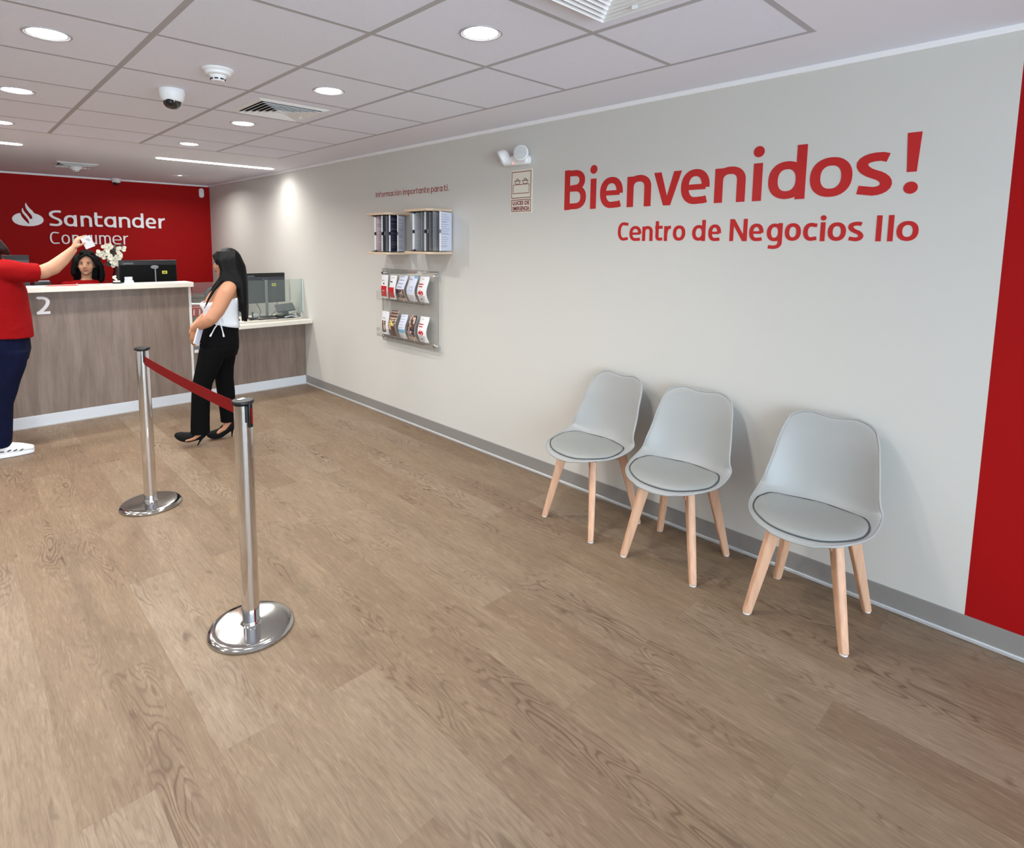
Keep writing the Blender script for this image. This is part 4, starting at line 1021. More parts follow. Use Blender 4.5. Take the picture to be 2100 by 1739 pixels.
# red leaflet box on the lower counter
t = empty('leaflet_box', (-1.045, 6.205, .786), R(-2), label='red box with white figures holding papers on the lower counter end', cat='leaflet box')
G().box(-.095, .095, -.045, -.040, .035, .145).build('front', M['red'], t, smooth=False)
G().box(-.095, .095, -.040, .05, .035, .150).build('body', M['paper'], t, bevel=.002)
G().obox((0, .0, .155), .17, .08, .004, (.06, .05, 0)).build('papers', M['paper'], t, smooth=False)
g = G()
for i in range(3):
    x = -.055+i*.052
    g.ell((x+.004, -.0455, .100), .007, .001, .008, 12, 6)
    g.limb([(x+.003, -.0455, .090), (x+.002, -.0455, .072), (x-.001, -.0455, .048)], [(.001, .008), (.001, .006), (.001, .004)], n=8, ends=(0, 0), side=(0, 1, 0))
    g.limb([(x+.003, -.0455, .088), (x+.012, -.0455, .074)], [(.001, .0025)]*2, n=6, ends=(0, 0), side=(0, 1, 0))
    g.limb([(x+.002, -.0455, .072), (x+.008, -.0455, .046)], [(.001, .004), (.001, .003)], n=6, ends=(0, 0), side=(0, 1, 0))
g.build('white_figures', M['paper'], t, smooth=False)
G().box(-.075, .06, -.0462, -.045, .124, .129).build('title_line', M['paper'], t, smooth=False)
G().box(-.10, .10, -.05, .06, -.0505, .034).build('tray', M['cabinet'], t, bevel=.002)
tag(G().prism([(-1.135, 5.90), (-.99, 5.91), (-.985, 6.045), (-1.13, 6.04)], lambda u, v, k: (u, v, k), .7355, .7375).build('paper_sheet', M['paper_g'], smooth=False), 'grey sheet of paper lying at the lower countertop\'s left end', 'paper')

# items on top of the tall counter
tag(G().prism([(-2.27, 6.03), (-2.05, 6.01), (-2.03, 6.10), (-2.23, 6.12)], lambda u, v, k: (u, v, k), 1.1725, 1.1745).build('flyer', M['red'], smooth=False), 'red flyer lying flat on the upper countertop', 'flyer')
tag(G().prism([(-2.02, 6.02), (-1.88, 6.02), (-1.87, 6.12), (-2.01, 6.13)], lambda u, v, k: (u, v, k), 1.1725, 1.1740).build('flyer', M['paper_g'], smooth=False), 'grey flyer on the upper countertop beside the red flyer', 'flyer')
t = empty('card_holder', (-1.645, 6.12, 1.172), R(-12), label='silver card holder at left of the black monitor on upper countertop', cat='card holder')
G().prism([(-.038, -.03), (.038, -.03), (.038, .03), (-.038, .03)], lambda u, v, k: (u, v, k), 0, .012).build('base', M['white'], t, bevel=.004)
G().obox((-.003, .004, .036), .062, .016, .042, (R(-18), 0, 0)).build('back_rest', M['silver'], t, bevel=.004)
G().obox((0, -.018, .018), .07, .008, .014, (0, 0, 0)).build('front_lip', M['white'], t, bevel=.002)
t = empty('pen_stand', (-1.735, 6.13, 1.172), R(10), label='small cream and black pen stand on upper countertop near the seated employee', cat='pen stand')
G().prism(arc(0, 0, .04, .028, 0, 360, 20)[:-1], lambda u, v, k: (u, v, k), 0, .010).build('base', M['black'], t, bevel=.003)
G().obox((-.004, 0, .018), .05, .03, .014, (0, 0, .2)).build('tray', M['white'], t, bevel=.004)
g = G()
for i in range(6): g.ell((-.018+.010*cos(i), .006*sin(i*2), .036+.007*i*.8), .011, .009, .010, 10, 6, Matrix.Rotation(i*.9, 3, 'Y'))
g.fuse('cream_flower', M['petal'], t, voxel=.003, it=2)
t = empty('cash_drawer_unit', (-2.262, 6.36, .735), label='dark device just behind the upper countertop beside the red shirt', cat='office machine')
G().box(-.045, .07, -.02, .12, 0, .452).build('housing', M['black'], t, bevel=.006)
G().obox((.012, .04, .460), .11, .10, .012, (0, 0, 0)).build('paper_tray', M['grey'], t, bevel=.003)

# vase with white blossoms behind the tall counter
def flower_vase():
    t = empty('flower_vase', (-1.635, 6.57, .735), label='dark red vase of white blossoms between employee and black monitor', cat='vase of flowers')
    G().lathe([(.045, 0), (.050, .04), (.058, .14), (.060, .28), (.055, .42), (.048, .50), (.040, .55), (.040, .570), (.035, .570), (.033, .53)], n=32).build('vase', M['vase'], t)
    random.seed(5)
    CEN = {}
    br = [[(0, 0, .52), (-.05, .0, .62), (-.085, 0, .70), (-.070, .0, .80)], [(.01, 0, .52), (-.02, 0, .61), (.01, .0, .68), (.05, 0, .775)], [(0, 0, .52), (-.06, .01, .62), (-.12, .01, .68), (-.17, 0, .72)], [(.01, 0, .52), (.03, -.01, .60), (.045, -.02, .58), (.05, -.02, .52)]]
    g = G()
    for b in br: g.limb(b, [.004, .003, .0025, .002], n=8)
    g.build('branches', mat('twig_brown', s(74, 40, 26), .6), t)
    g = G()
    def petal(g, c, sz, a, tilt):
        m_ = Matrix.Rotation(a, 3, 'Y') @ Matrix.Rotation(tilt, 3, 'X')
        pts = [V((0, 0, 0)), V((.5, .12, .35)), V((.62, .2, .8)), V((0, .26, 1.1)), V((-.62, .2, .8)), V((-.5, .12, .35))]
        g.add([V(c)+m_ @ (p*sz) for p in pts], [(0, 1, 2, 3), (0, 3, 4, 5)])
    for bi, (b, lo) in enumerate(zip(br, (.22, .2, .5, .3))):
        for k in range((44, 34, 8, 8)[bi]):
            u = lo+(1-lo)*random.random()**.9*.9; i = min(2, int(u*3)); q = u*3-i; p = V(b[i]).lerp(V(b[i+1]), q)
            p += V((random.gauss(0, .015), random.gauss(0, .018), random.gauss(0, .012)))
            a0 = random.random()*6
            for j in range(5): petal(g, p, .017, a0+j*1.257, random.uniform(.3, .8))
    o = g.build('blossoms', M['petal'], t, smooth=False); m_ = o.modifiers.new('s', 'SOLIDIFY'); m_.thickness = .0015
    g = G()
    for k in range(34):
        a = random.uniform(-1.2, 1.2); c = V((random.uniform(-.10, .03), random.uniform(.01, .05), random.uniform(.57, .74)))
        m_ = Matrix.Rotation(a, 3, 'Y') @ Matrix.Rotation(random.uniform(-.6, .6), 3, 'X')
        g.add([c+m_ @ V(p) for p in ((0, 0, 0), (.014, 0, .03), (0, .004, .075), (-.014, 0, .03))], [(0, 1, 2, 3)])
    o = g.build('leaves', M['leaf'], t, smooth=False); m_ = o.modifiers.new('s', 'SOLIDIFY'); m_.thickness = .001
flower_vase()

# office chairs behind the counters
def office_chair(loc, rz, lb, top):
    t = empty('office_chair', loc, rz, label=lb, cat='office chair')
    G().prism(arc(0, 0, .23, .22, 0, 360, 32, 3)[:-1], lambda u, v, k: (u, v, k), .44, .51).build('seat', M['blackm'], t, bevel=.02, seg=3)
    G().prism(arc(0, top-.22, .20, .22, 0, 360, 32, 3.4)[:-1], lambda u, v, k: (u, .24-k, v), 0, .05).build('backrest', M['dark'], t, bevel=.015, seg=3)
    G().box(-.03, .03, .17, .26, .40, .75).build('back_support', M['black'], t, bevel=.004)
    G().lathe([(.028, .10), (.028, .44)], n=20).build('gas_column', M['black'], t)
    for i in range(5):
        a = 2*pi*i/5+.3; lg = G().limb([(0, 0, .10), (.29*cos(a), .29*sin(a), .075)], [(.018, .026), (.012, .018)], n=10).build('leg', M['black'], t)
        q = G().lathe([(.024, -.018), (.028, -.012), (.028, .012), (.024, .018)], n=20, axis='x'); q.v = [(x+.28*cos(a), y+.28*sin(a), z+.028) for x, y, z in q.v]; q.build('castor', M['black'], lg)
office_chair((-1.86, 6.86, 0), 0, 'office chair under the seated employee behind the tall counter', .98)
office_chair((-.38, 7.28, 0), R(5), 'dark grey office chair behind the lower counter, left of the monitor', 1.02)

# ================================================================== people
def head_features(t, c, f, sc=1, skin='skin', look=0):
    """eyes, brows and lips on a head centred at c (local), f = unit forward (horizontal)"""
    f = V(f).normalized(); r_ = V((f.y, -f.x, 0)); up = V((0, 0, 1)); c = V(c)
    m3 = Matrix((r_, f, up)).transposed()
    for sg in (-1, 1):
        e = G().ell(c+r_*.0285*sg*sc+f*.0735*sc+up*.008*sc, .0125*sc, .006*sc, .0058*sc, 14, 8, m3).build('eye', M['eye_w'], t)
        G().ell(c+r_*.0285*sg*sc+f*.0785*sc+up*.008*sc, .0056*sc, .0022*sc, .0056*sc, 12, 8, m3).build('iris', M['hair_b'], e)
        G().limb([c+r_*sg*.014*sc+f*.081*sc+up*.0245*sc, c+r_*sg*.028*sc+f*.0805*sc+up*.0270*sc, c+r_*sg*.044*sc+f*.069*sc+up*.020*sc], [(.0018, .0026), (.0018, .0028), (.0013, .0018)], n=8).build('eyebrow', M['hair'], t)
        G().limb([c+r_*sg*.016*sc+f*.0795*sc+up*.013*sc, c+r_*sg*.029*sc+f*.0805*sc+up*.0155*sc, c+r_*sg*.043*sc+f*.071*sc+up*.010*sc], [.0018]*3, n=8).build('eyelashes', M['hair'], t)
    G().limb([c-r_*.025*sc+f*.0745*sc-up*.0510*sc, c-r_*.010*sc+f*.0835*sc-up*.0560*sc, c+r_*.010*sc+f*.0835*sc-up*.0560*sc, c+r_*.025*sc+f*.0745*sc-up*.0510*sc], [.0020, .0046, .0046, .0020], n=10).build('lips', M['lip'], t)
def head_mass(g, c, f, sc=1):
    """skull, jaw, nose, cheeks, ears, added to a body blob"""
    f = V(f).normalized(); r_ = V((f.y, -f.x, 0)); up = V((0, 0, 1)); c = V(c); m3 = Matrix((r_, f, up)).transposed()
    g.ell(c+up*.020*sc-f*.006*sc, .074*sc, .090*sc, .094*sc, 24, 16, m3)
    g.ell(c+f*.028*sc-up*.030*sc, .056*sc, .054*sc, .070*sc, 20, 14, m3)
    g.ell(c+f*.052*sc-up*.082*sc, .024*sc, .022*sc, .020*sc, 14, 10, m3)
    g.limb([c+f*.078*sc+up*.010*sc, c+f*.094*sc-up*.020*sc, c+f*.090*sc-up*.030*sc], [.008*sc, .0115*sc, .010*sc], n=10)
    g.ell(c+f*.086*sc-up*.029*sc, .017*sc, .010*sc, .009*sc, 12, 8, m3)
    for sg in (-1, 1):
        g.ell(c+r_*sg*.038*sc+f*.050*sc-up*.020*sc, .024*sc, .022*sc, .024*sc, 12, 8, m3)
        g.ell(c+r_*sg*.075*sc-f*.004*sc-up*.005*sc, .010*sc, .018*sc, .030*sc, 12, 8, m3)
def hand(g, wrist, d, palm_n, curl=.6, sc=1, spread=1.0, thumb_side=1, thumb_curl=.5):
    """palm + 4 fingers + thumb; d = direction of the fingers, palm_n = palm normal (fingers curl towards it)"""
    d = V(d).normalized(); n_ = V(palm_n); n_ = (n_-d*n_.dot(d)).normalized(); s_ = d.cross(n_)*thumb_side; w_ = V(wrist)
    g.limb([w_, w_+d*.03*sc, w_+d*.070*sc, w_+d*.088*sc], [(.016*sc, .024*sc), (.016*sc, .033*sc), (.014*sc, .040*sc), (.011*sc, .038*sc)], n=14, side=n_)
    L = [.070, .080, .074, .058]
    for i in range(4):
        o_ = (1.5-i)*.0195*sc; b = w_+d*.086*sc+s_*o_*spread; dd = (d+s_*(1.5-i)*.07*(spread)).normalized(); ln = L[i]*sc; p = b-dd*.012; pts = [p]; a = 0
        c_ = curl*(1+.10*i); q = b
        pts.append(q)
        for seg, k in ((.45, .7), (.32, 1.6), (.23, 2.3)):
            a = c_*k; v = dd*cos(a)+n_*sin(a); q = q+v*ln*seg; pts.append(q)
        g.limb(pts, [.0092*sc, .0090*sc, .0085*sc, .0078*sc, .0066*sc], n=10)
    b = w_+d*.022*sc+s_*.022*sc; v1 = (s_*.80+d*.62+n_*.25).normalized(); v2 = (s_*.25+d*.8+n_*(.55*thumb_curl*2)).normalized()
    g.limb([b-v1*.01, b+v1*.036*sc, b+v1*.036*sc+v2*.028*sc, b+v1*.036*sc+v2*.052*sc], [.013*sc, .0115*sc, .0098*sc, .0075*sc], n=10)

# ---- woman in a white top, in profile, one heel forward
WP = V((-1.42, 4.72, 0)); vd = (WP-V((CAM.x, CAM.y, 0))).normalized(); ang = math.atan2(-vd.x, vd.y)
K_ = .984
def U(a, d, z): return (a*K_-.023*K_, d, 1.5445-K_*(1.5445-z))
def woman():
    t = empty('person', (WP.x, WP.y, 0), ang, label='standing woman with long black hair, white top and black trousers, before the counter', cat='person')
    g = G()
    def rg(q): return [(*U(a, d, z), rx, ry, tl) for a, d, z, rx, ry, tl in q]
    g.rings(rg([(.10, 0, .72, .12, .14, 0), (.10, 0, .80, .125, .15, 0), (.105, 0, .88, .118, .135, 0), (.115, 0, .95, .108, .118, 0), (.12, 0, 1.02, .114, .125, 0), (.122, 0, 1.09, .122, .14, 0),
                (.140, 0, 1.15, .105, .150, 0), (.158, 0, 1.20, .080, .150, 0), (.170, 0, 1.235, .055, .105, 0), (.175, 0, 1.26, .046, .060, 0)]))
    g.limb([U(.178, 0, 1.23), U(.176, 0, 1.28), U(.172, 0, 1.33)], [.047, .043, .045], n=16)
    HC = V(U(.172, 0, 1.378)); F = V((-.94, .34, 0))
    head_mass(g, HC, F, .98)
    # near arm and far arm
    g.limb([U(.172, -.14, 1.200), U(.150, -.168, 1.165), U(.118, -.185, 1.10), U(.085, -.205, 1.035), U(.045, -.215, .985)], [.056, .059, .056, .051, .046], n=16)
    g.limb([U(.050, -.215, .988), U(.018, -.200, .962), U(-.022, -.165, .936), U(-.058, -.125, .912), U(-.074, -.11, .898)], [.047, .046, .039, .029, .025], n=16)
    g.limb([U(.172, .14, 1.20), U(.145, .17, 1.16), U(.08, .20, 1.04), U(.035, .20, .985)], [.048, .05, .042, .038], n=14)
    g.limb([U(.04, .20, .985), U(-.03, .13, .93), U(-.085, .02, .890)], [.038, .034, .024], n=14)
    hand(g, U(-.070, -.112, .900), (-.10, .10, -1), (.55, .8, 0), curl=.42, sc=.92, thumb_side=-1)
    hand(g, U(-.090, .015, .888), (-.02, -.12, -1), (.8, -.4, 0), curl=.35, sc=.92, thumb_side=1)
    # legs under the trousers, feet inside the shoes
    g.limb([U(.095, -.07, .78), U(.03, -.07, .60), U(-.03, -.06, .42), U(-.060, -.06, .16)], [.062, .050, .040, .034], n=14)
    g.limb([U(.105, .07, .78), U(.12, .07, .60), U(.125, .065, .42), U(.140, .06, .20)], [.062, .050, .040, .034], n=14)
    g.limb([U(-.060, -.06, .20), U(-.058, -.06, .12), U(-.068, -.06, .075), U(-.115, -.065, .045), U(-.17, -.07, .035)], [.036, .033, .034, (.022, .030), (.016, .030)], n=14)
    g.limb([U(.140, .06, .24), U(.144, .06, .15), U(.140, .06, .105), U(.105, .055, .055), U(.055, .05, .028)], [.036, .033, .034, (.024, .030), (.016, .030)], n=14)
    body = g.fuse('body', M['skin'], t, voxel=.0062, it=5)
    head_features(t, HC, F, .98)
    # trousers
    g = G()
    g.rings(rg([(.098, 0, .665, .120, .150, 0), (.096, 0, .72, .138, .165, 0), (.096, 0, .78, .140, .168, 0), (.102, 0, .85, .132, .155, -.1), (.112, 0, .905, .126, .140, -.2), (.120, 0, .942, .119, .132, -.28)]), 28)
    for q in ([(.058, -.075, .74, .105, .092), (.026, -.078, .64, .093, .088), (-.006, -.076, .55, .082, .080), (-.038, -.072, .46, .072, .070), (-.052, -.068, .36, .066, .062), (-.061, -.064, .22, .066, .058), (-.066, -.062, .13, .067, .057), (-.067, -.062, .072, .067, .057)],
              [(.130, .075, .74, .105, .092), (.122, .076, .64, .090, .086), (.118, .072, .55, .076, .076), (.121, .068, .46, .068, .068), (.128, .064, .36, .066, .062), (.133, .062, .26, .062, .057), (.136, .060, .17, .058, .054), (.136, .060, .108, .056, .054)]):
        g.rings([(*U(a, d, z), rx, ry, 0) for a, d, z, rx, ry in q][::-1], 22)
    g.fuse('trousers', M['cloth_b'], t, voxel=.0065, it=3)
    # top: strapless bodice with straps, open hem
    g = G(); n = 40; vs = []; rows = [(.114, .915, .128, .141, -.27), (.116, .94, .123, .135, -.22), (.118, .98, .119, .131, -.12), (.120, 1.02, .121, .135, -.04), (.121, 1.06, .127, .146, .04), (.121, 1.088, .131, .150, .10), (.122, 1.105, .128, .149, .16)]
    for k, (a, z, rx, ry, tl) in enumerate(rows):
        for i in range(n):
            th = 2*pi*i/n; x = rx*cos(th); p = U(a, 0, z); q = .002*sin(th*9+k) if k < 5 else 0
            # bust fullness in front
            bst = .018*math.exp(-((k-4.6)/1.5)**2)*max(0, -cos(th))**2
            vs.append((p[0]+x-bst, (ry+q)*sin(th), p[2]+tl*x))
    fs = [(k*n+i, k*n+(i+1) % n, (k+1)*n+(i+1) % n, (k+1)*n+i) for k in range(len(rows)-1) for i in range(n)]
    tp = G().add(vs, fs).build('white_top', M['cloth_w'], t, ang=180); m_ = tp.modifiers.new('s', 'SOLIDIFY'); m_.thickness = .004; m_.offset = 1
    for sg in (-1, 1):
        G().limb([U(.245, sg*.07, 1.122), U(.236, sg*.075, 1.18), U(.205, sg*.085, 1.237), U(.160, sg*.09, 1.244), U(.105, sg*.085, 1.20), U(.04, sg*.08, 1.10)], [(.0025, .005)]*6, n=8).build('strap', M['cloth_w'], tp)
    B = U(.100, -.142, .948)
    kn = G(); kn.ell(B, .014, .010, .012)
    kn.limb([B, U(.078, -.150, .965), U(.062, -.150, .945), U(.090, -.146, .945)], [.005]*4, n=8).limb([B, U(.118, -.146, .968), U(.128, -.146, .942), U(.108, -.146, .945)], [.005]*4, n=8)
    kn.limb([B, U(.066, -.152, .905), U(.046, -.158, .868), U(.033, -.160, .845)], [.0045, .0045, .004, .007], n=8)
    kn.limb([B, U(.112, -.154, .905), U(.120, -.160, .868), U(.124, -.162, .838)], [.0045, .0045, .004, .007], n=8)
    kn.build('bow', M['cloth_w'], tp)
    # shoes
    def shoe(heel, toe_dir, pitch, d, name='high_heel_shoe'):
        # built flat: heel tip at origin, toe towards -x, then pitched about the heel tip
        g = G()
        g.limb([(.020, 0, .120), (.0, 0, .092), (-.045, 0, .064), (-.095, 0, .030), (-.135, 0, .024), (-.175, 0, .024), (-.197, 0, .024)],
               [(.034, .027), (.038, .030), (.037, .030), (.036, .035), (.033, .037), (.027, .032), (.018, .022)], n=18, side=(0, 0, 1))
        g.limb([(-.10, 0, .012), (-.15, 0, .010), (-.185, 0, .013)], [(.016, .036), (.017, .037), (.013, .029)], n=16, side=(0, 0, 1))
        g.limb([(.012, 0, .085), (.006, 0, .045), (.0, 0, .003)], [(.020, .020), (.010, .011), (.0050, .006)], n=14, ends=(1, 0), side=(1, 0, 0))
        c_, s_ = cos(pitch), sin(pitch); g.v = [(x*.84, y, z*1.12+(.012 if x < -.06 else 0)) for x, y, z in g.v]
        g.v = [(heel[0]+x*c_+z*s_, heel[1]+y+x*d, heel[2]-x*s_+z*c_) for x, y, z in g.v]
        g.fuse(name, M['suede'], t, voxel=.0042, it=2)
    h1 = U(-.103, -.06, 0); h2 = U(.158, .06, 0)
    shoe((h1[0]+.01, h1[1], .0), 0, .42, .0)
    shoe((h2[0], h2[1], .0), 0, 0, .0)
    # hair: cap plus long fall
    g = G(); c = V(HC); rr_ = V((F.y, -F.x, 0)); m3 = Matrix((rr_, F, V((0, 0, 1)))).transposed()
    g.ell(c-F*.012+V((0, 0, .030)), .084, .096, .098, 24, 16, m3)
    random.seed(3)
    for i in range(30):
        u = i/29; th = -1.9+3.8*u           # around the back of the head
        base = c+V((cos(th)*.088+.008, sin(th)*.082, .03-.03*abs(th)/1.9))
        ex = .285-.105*(1-cos(th))*.5; end = V(U(.262+.03*cos(th)+random.uniform(-.012, .018), sin(th)*.085, .93+.05*random.random()+(.06 if abs(th) > 1.4 else 0)))
        mid1 = V(U(.262+.034*cos(th), sin(th)*.10, 1.24)); mid2 = V(U(.268+.030*cos(th), sin(th)*.10, 1.08))
        g.limb([base+V((-.02*cos(th), 0, .03)), base+V((.012, 0, -.05)), mid1, mid2, end], [.026, .026, .024, .020, .008], n=10)
    # side curtain beside the face and the strand falling over the chest
    for sg in (-1, 1):
        for k in range(6):
            q = k/5
            g.limb([c+V((-.045+.10*q, sg*.055, .085)), c+V((-.050+.10*q, sg*.082, .03)), c+V((-.028+.09*q, sg*.086, -.06)), V(U(.150+.10*q, sg*.105, 1.245)), V(U(.165+.10*q, sg*.11, 1.20))], [.020, .021, .020, .018, .010], n=10)
        g.limb([c+V((-.035, sg*.078, -.02)), V(U(.128, sg*.10, 1.262)), V(U(.075, sg*.115, 1.195)), V(U(.035, sg*.118, 1.125)), V(U(-.002, sg*.105, 1.045))], [.018, .018, .013, .009, .004], n=10)
    for k in range(7):
        a = -.9+1.8*k/6; g.limb([c+V((-.055, a*.05, .085)), c+V((-.088+.02*abs(a), a*.06, .062)), c+V((-.082, a*.080, .030))], [.020, .014, .008], n=10)
    g.fuse('hair', M['hair'], t, voxel=.006, it=3)
    bl = G(); cw = V(U(-.064, -.118, .905)); q = []
    for i in range(20): a = 2*pi*i/20; q.append(cw+V((.022*cos(a)-.012*sin(a)*.3, .026*sin(a), .020*cos(a)*.6)))
    bl.limb(q+[q[0]], [.0026]*21, n=6, ends=(0, 0)); bl.build('bracelet', mat('bracelet_dark', s(60, 20, 30), .4), t)
    return t
woman()
pc = V(U(-.048, -.165, .852)); q = empty('smartphone', (0, 0, 0), label='white mobile phone held in the standing woman\'s hands', cat='phone')
q.location = WP+Matrix.Rotation(ang, 3, 'Z') @ pc; q.rotation_euler = (R(4), R(26), ang+R(62))
G().box(-.036, .036, -.004, .004, -.070, .070).build('case', M['white'], q, bevel=.003)
G().box(-.032, .032, -.0048, -.004, -.062, .062).build('screen', M['paper_b'], q, smooth=False)

# ---- person in a red shirt at the left edge, arm raised
RP = V((-2.68, 5.45, 0)); vd2 = (RP-V((CAM.x, CAM.y, 0))).normalized(); ang2 = math.atan2(-vd2.x, vd2.y)
def red_person():
    t = empty('person', (RP.x, RP.y, 0), ang2, label='person in red shirt, jeans and white sneakers raising one arm at left edge', cat='person')
    g = G()
    g.rings([(.05, 0, .74, .14, .17), (.07, 0, .84, .155, .185), (.08, 0, .95, .165, .18), (.08, 0, 1.08, .155, .18), (.075, 0, 1.20, .15, .185), (.07, 0, 1.30, .13, .19), (.065, 0, 1.37, .10, .17), (.06, 0, 1.42, .06, .09)])
    g.limb([(.06, 0, 1.40), (.04, 0, 1.46), (.02, 0, 1.50)], [.055, .05, .05], n=14)
    HC = V((.012, 0, 1.572)); F = V((.8, .6, 0)); head_mass(g, HC, F, 1.05)
    g.limb([(.10, -.16, 1.350), (.17, -.16, 1.335), (.26, -.15, 1.318), (.345, -.13, 1.322)], [.060, .060, .055, .050], n=16)
    g.limb([(.335, -.13, 1.322), (.40, -.115, 1.350), (.46, -.10, 1.405), (.512, -.09, 1.462), (.530, -.085, 1.483)], [.050, .052, .044, .032, .028], n=16)
    g.limb([(.07, .17, 1.34), (.05, .23, 1.20), (.03, .25, 1.06)], [.055, .048, .042], n=14)
    g.limb([(.03, .25, 1.06), (.05, .26, .94), (.08, .26, .83)], [.042, .036, .026], n=14); hand(g, (.08, .26, .83), (.1, 0, -1), (-1, 0, 0), .4, .95)
    for yy_, xx_ in ((-.09, .02), (.12, -.16)): g.limb([(xx_, yy_, .10), (xx_+.01, yy_, .42), (.06, yy_, .80)], [.040, .05, .085], n=14)
    hand(g, (.528, -.085, 1.482), (.40, .0, .92), (.80, .25, -.35), curl=.50, sc=.92, thumb_side=-1, spread=1.1)
    g.limb([(.02, -.09, .22), (.015, -.09, .09), (.06, -.09, .055), (.13, -.09, .04)], [.042, .042, .036, .028], n=12)
    g.limb([(-.16, .12, .20), (-.165, .12, .09), (-.12, .12, .055), (-.05, .12, .04)], [.042, .042, .036, .028], n=12)
    g.fuse('body', M['skin_f'], t, voxel=.0068, it=4)
    head_features(t, HC, F, 1.05)
    g = G()       # shirt
    g.rings([(.080, 0, .862, .186, .205, -.10), (.082, 0, .90, .184, .20, -.08), (.08, 0, .98, .182, .195, 0), (.078, 0, 1.08, .176, .192, 0), (.076, 0, 1.18, .172, .198, 0), (.072, 0, 1.28, .155, .205, 0), (.068, 0, 1.35, .122, .192, 0), (.062, 0, 1.40, .085, .135, 0), (.06, 0, 1.425, .062, .08, 0)], 32)
    g.limb([(.085, -.14, 1.335), (.15, -.16, 1.335), (.22, -.158, 1.322), (.312, -.14, 1.318)], [(.080), (.080), (.072), (.066)], n=20, ends=(1, 0))
    g.limb([(.08, .15, 1.34), (.06, .22, 1.26), (.04, .245, 1.15)], [.075, .070, .064], n=18, ends=(1, 0))
    g.fuse('shirt', M['cloth_r'], t, voxel=.0075, it=4)
    g = G()       # jeans
    g.rings([(.06, 0, .68, .165, .175), (.07, 0, .76, .175, .19), (.075, 0, .84, .168, .190), (.078, 0, .90, .160, .178)], 28)
    g.rings([(.013, -.09, .075, .072, .062), (.018, -.09, .14, .078, .066), (.022, -.09, .25, .083, .070), (.030, -.09, .38, .086, .075), (.052, -.09, .46, .092, .080), (.068, -.09, .54, .098, .086), (.085, -.09, .64, .118, .095), (.09, -.09, .76, .140, .10)], 22)
    g.rings([(-.165, .11, .075, .070, .062), (-.155, .11, .25, .08, .070), (-.10, .10, .42, .09, .076), (-.03, .09, .60, .115, .09), (.02, .09, .76, .14, .10)], 22)
    g.fuse('jeans', M['denim'], t, voxel=.008, it=3)
    def sneaker(x, y):
        sh = G()
        sh.limb([(x-.055, y, .060), (x-.02, y, .062), (x+.05, y, .056), (x+.12, y, .046), (x+.172, y, .038)], [(.046, .038), (.052, .040), (.046, .042), (.034, .044), (.020, .036)], n=20, side=(0, 0, 1))
        sh.limb([(x-.02, y, .08), (x-.02, y, .115)], [.046, .044], n=16)
        up_ = sh.fuse('sneaker', M['white'], t, voxel=.005, it=3)
        G().prism([(x+.055+.135*cos(R(a)), y+.046*math.copysign(abs(sin(R(a)))**.7, sin(R(a)))) for a in range(0, 360, 10)], lambda u, v, k: (u, v, k), .001, .026).build('sole', M['cloth_w'], up_, bevel=.004)
        for k in range(3):
            G().obox((x+.045+.035*k, y-.040, .050-.004*k), .022, .010, .007, (0, R(-25), 0)).build('stripe', M['black'], up_, bevel=.001)
        G().obox((x-.012, y-.044, .052), .06, .006, .006, (0, R(8), 0)).build('stripe', M['black'], up_, bevel=.001)
    sneaker(.022, -.09); sneaker(-.16, .11)
    g = G(); c = HC     # hair
    g.ell(c+V((-.015, -.008, .030)), .098, .100, .102)
    for i in range(22):
        th = 2.3+3.2*i/21; b = c+V((cos(th)*.085, sin(th)*.085, .02))
        g.limb([b, b+V((cos(th)*.012, sin(th)*.01, -.08)), b+V((cos(th)*.01+.02, sin(th)*.015, -.16)), b+V((.03+cos(th)*.01, sin(th)*.01, -.22))], [.026, .026, .022, .010], n=10)
    for k in range(8):
        g.limb([c+V((.02, -.085, .02)), c+V((.055+.005*k, -.10, -.03)), c+V((.095+.005*k, -.10, -.085)), c+V((.125+.004*k, -.09, -.125))], [.024, .022, .016, .006], n=10)
    g.fuse('hair', M['hair_b'], t, voxel=.007, it=3)
red_person()
q = empty('white_card', (0, 0, 0), label='white card held up in the raised hand of the red-shirted person', cat='card')
q.location = RP+Matrix.Rotation(ang2, 3, 'Z') @ V((.622, -.112, 1.538)); q.rotation_euler = (R(6), R(-24), ang2+R(8))
q.name = 'paper_card'
G().box(-.033, .033, -.002, .002, -.044, .044).build('card', M['paper'], q, smooth=False)
g = G()
for k, (a, b, z) in enumerate(((-.005, .016, .026), (.0, .020, .018), (.008, .022, .010))): g.box(a, b, -.0026, -.002, z-.003, z)
g.build('print', M['dark'], q, smooth=False)

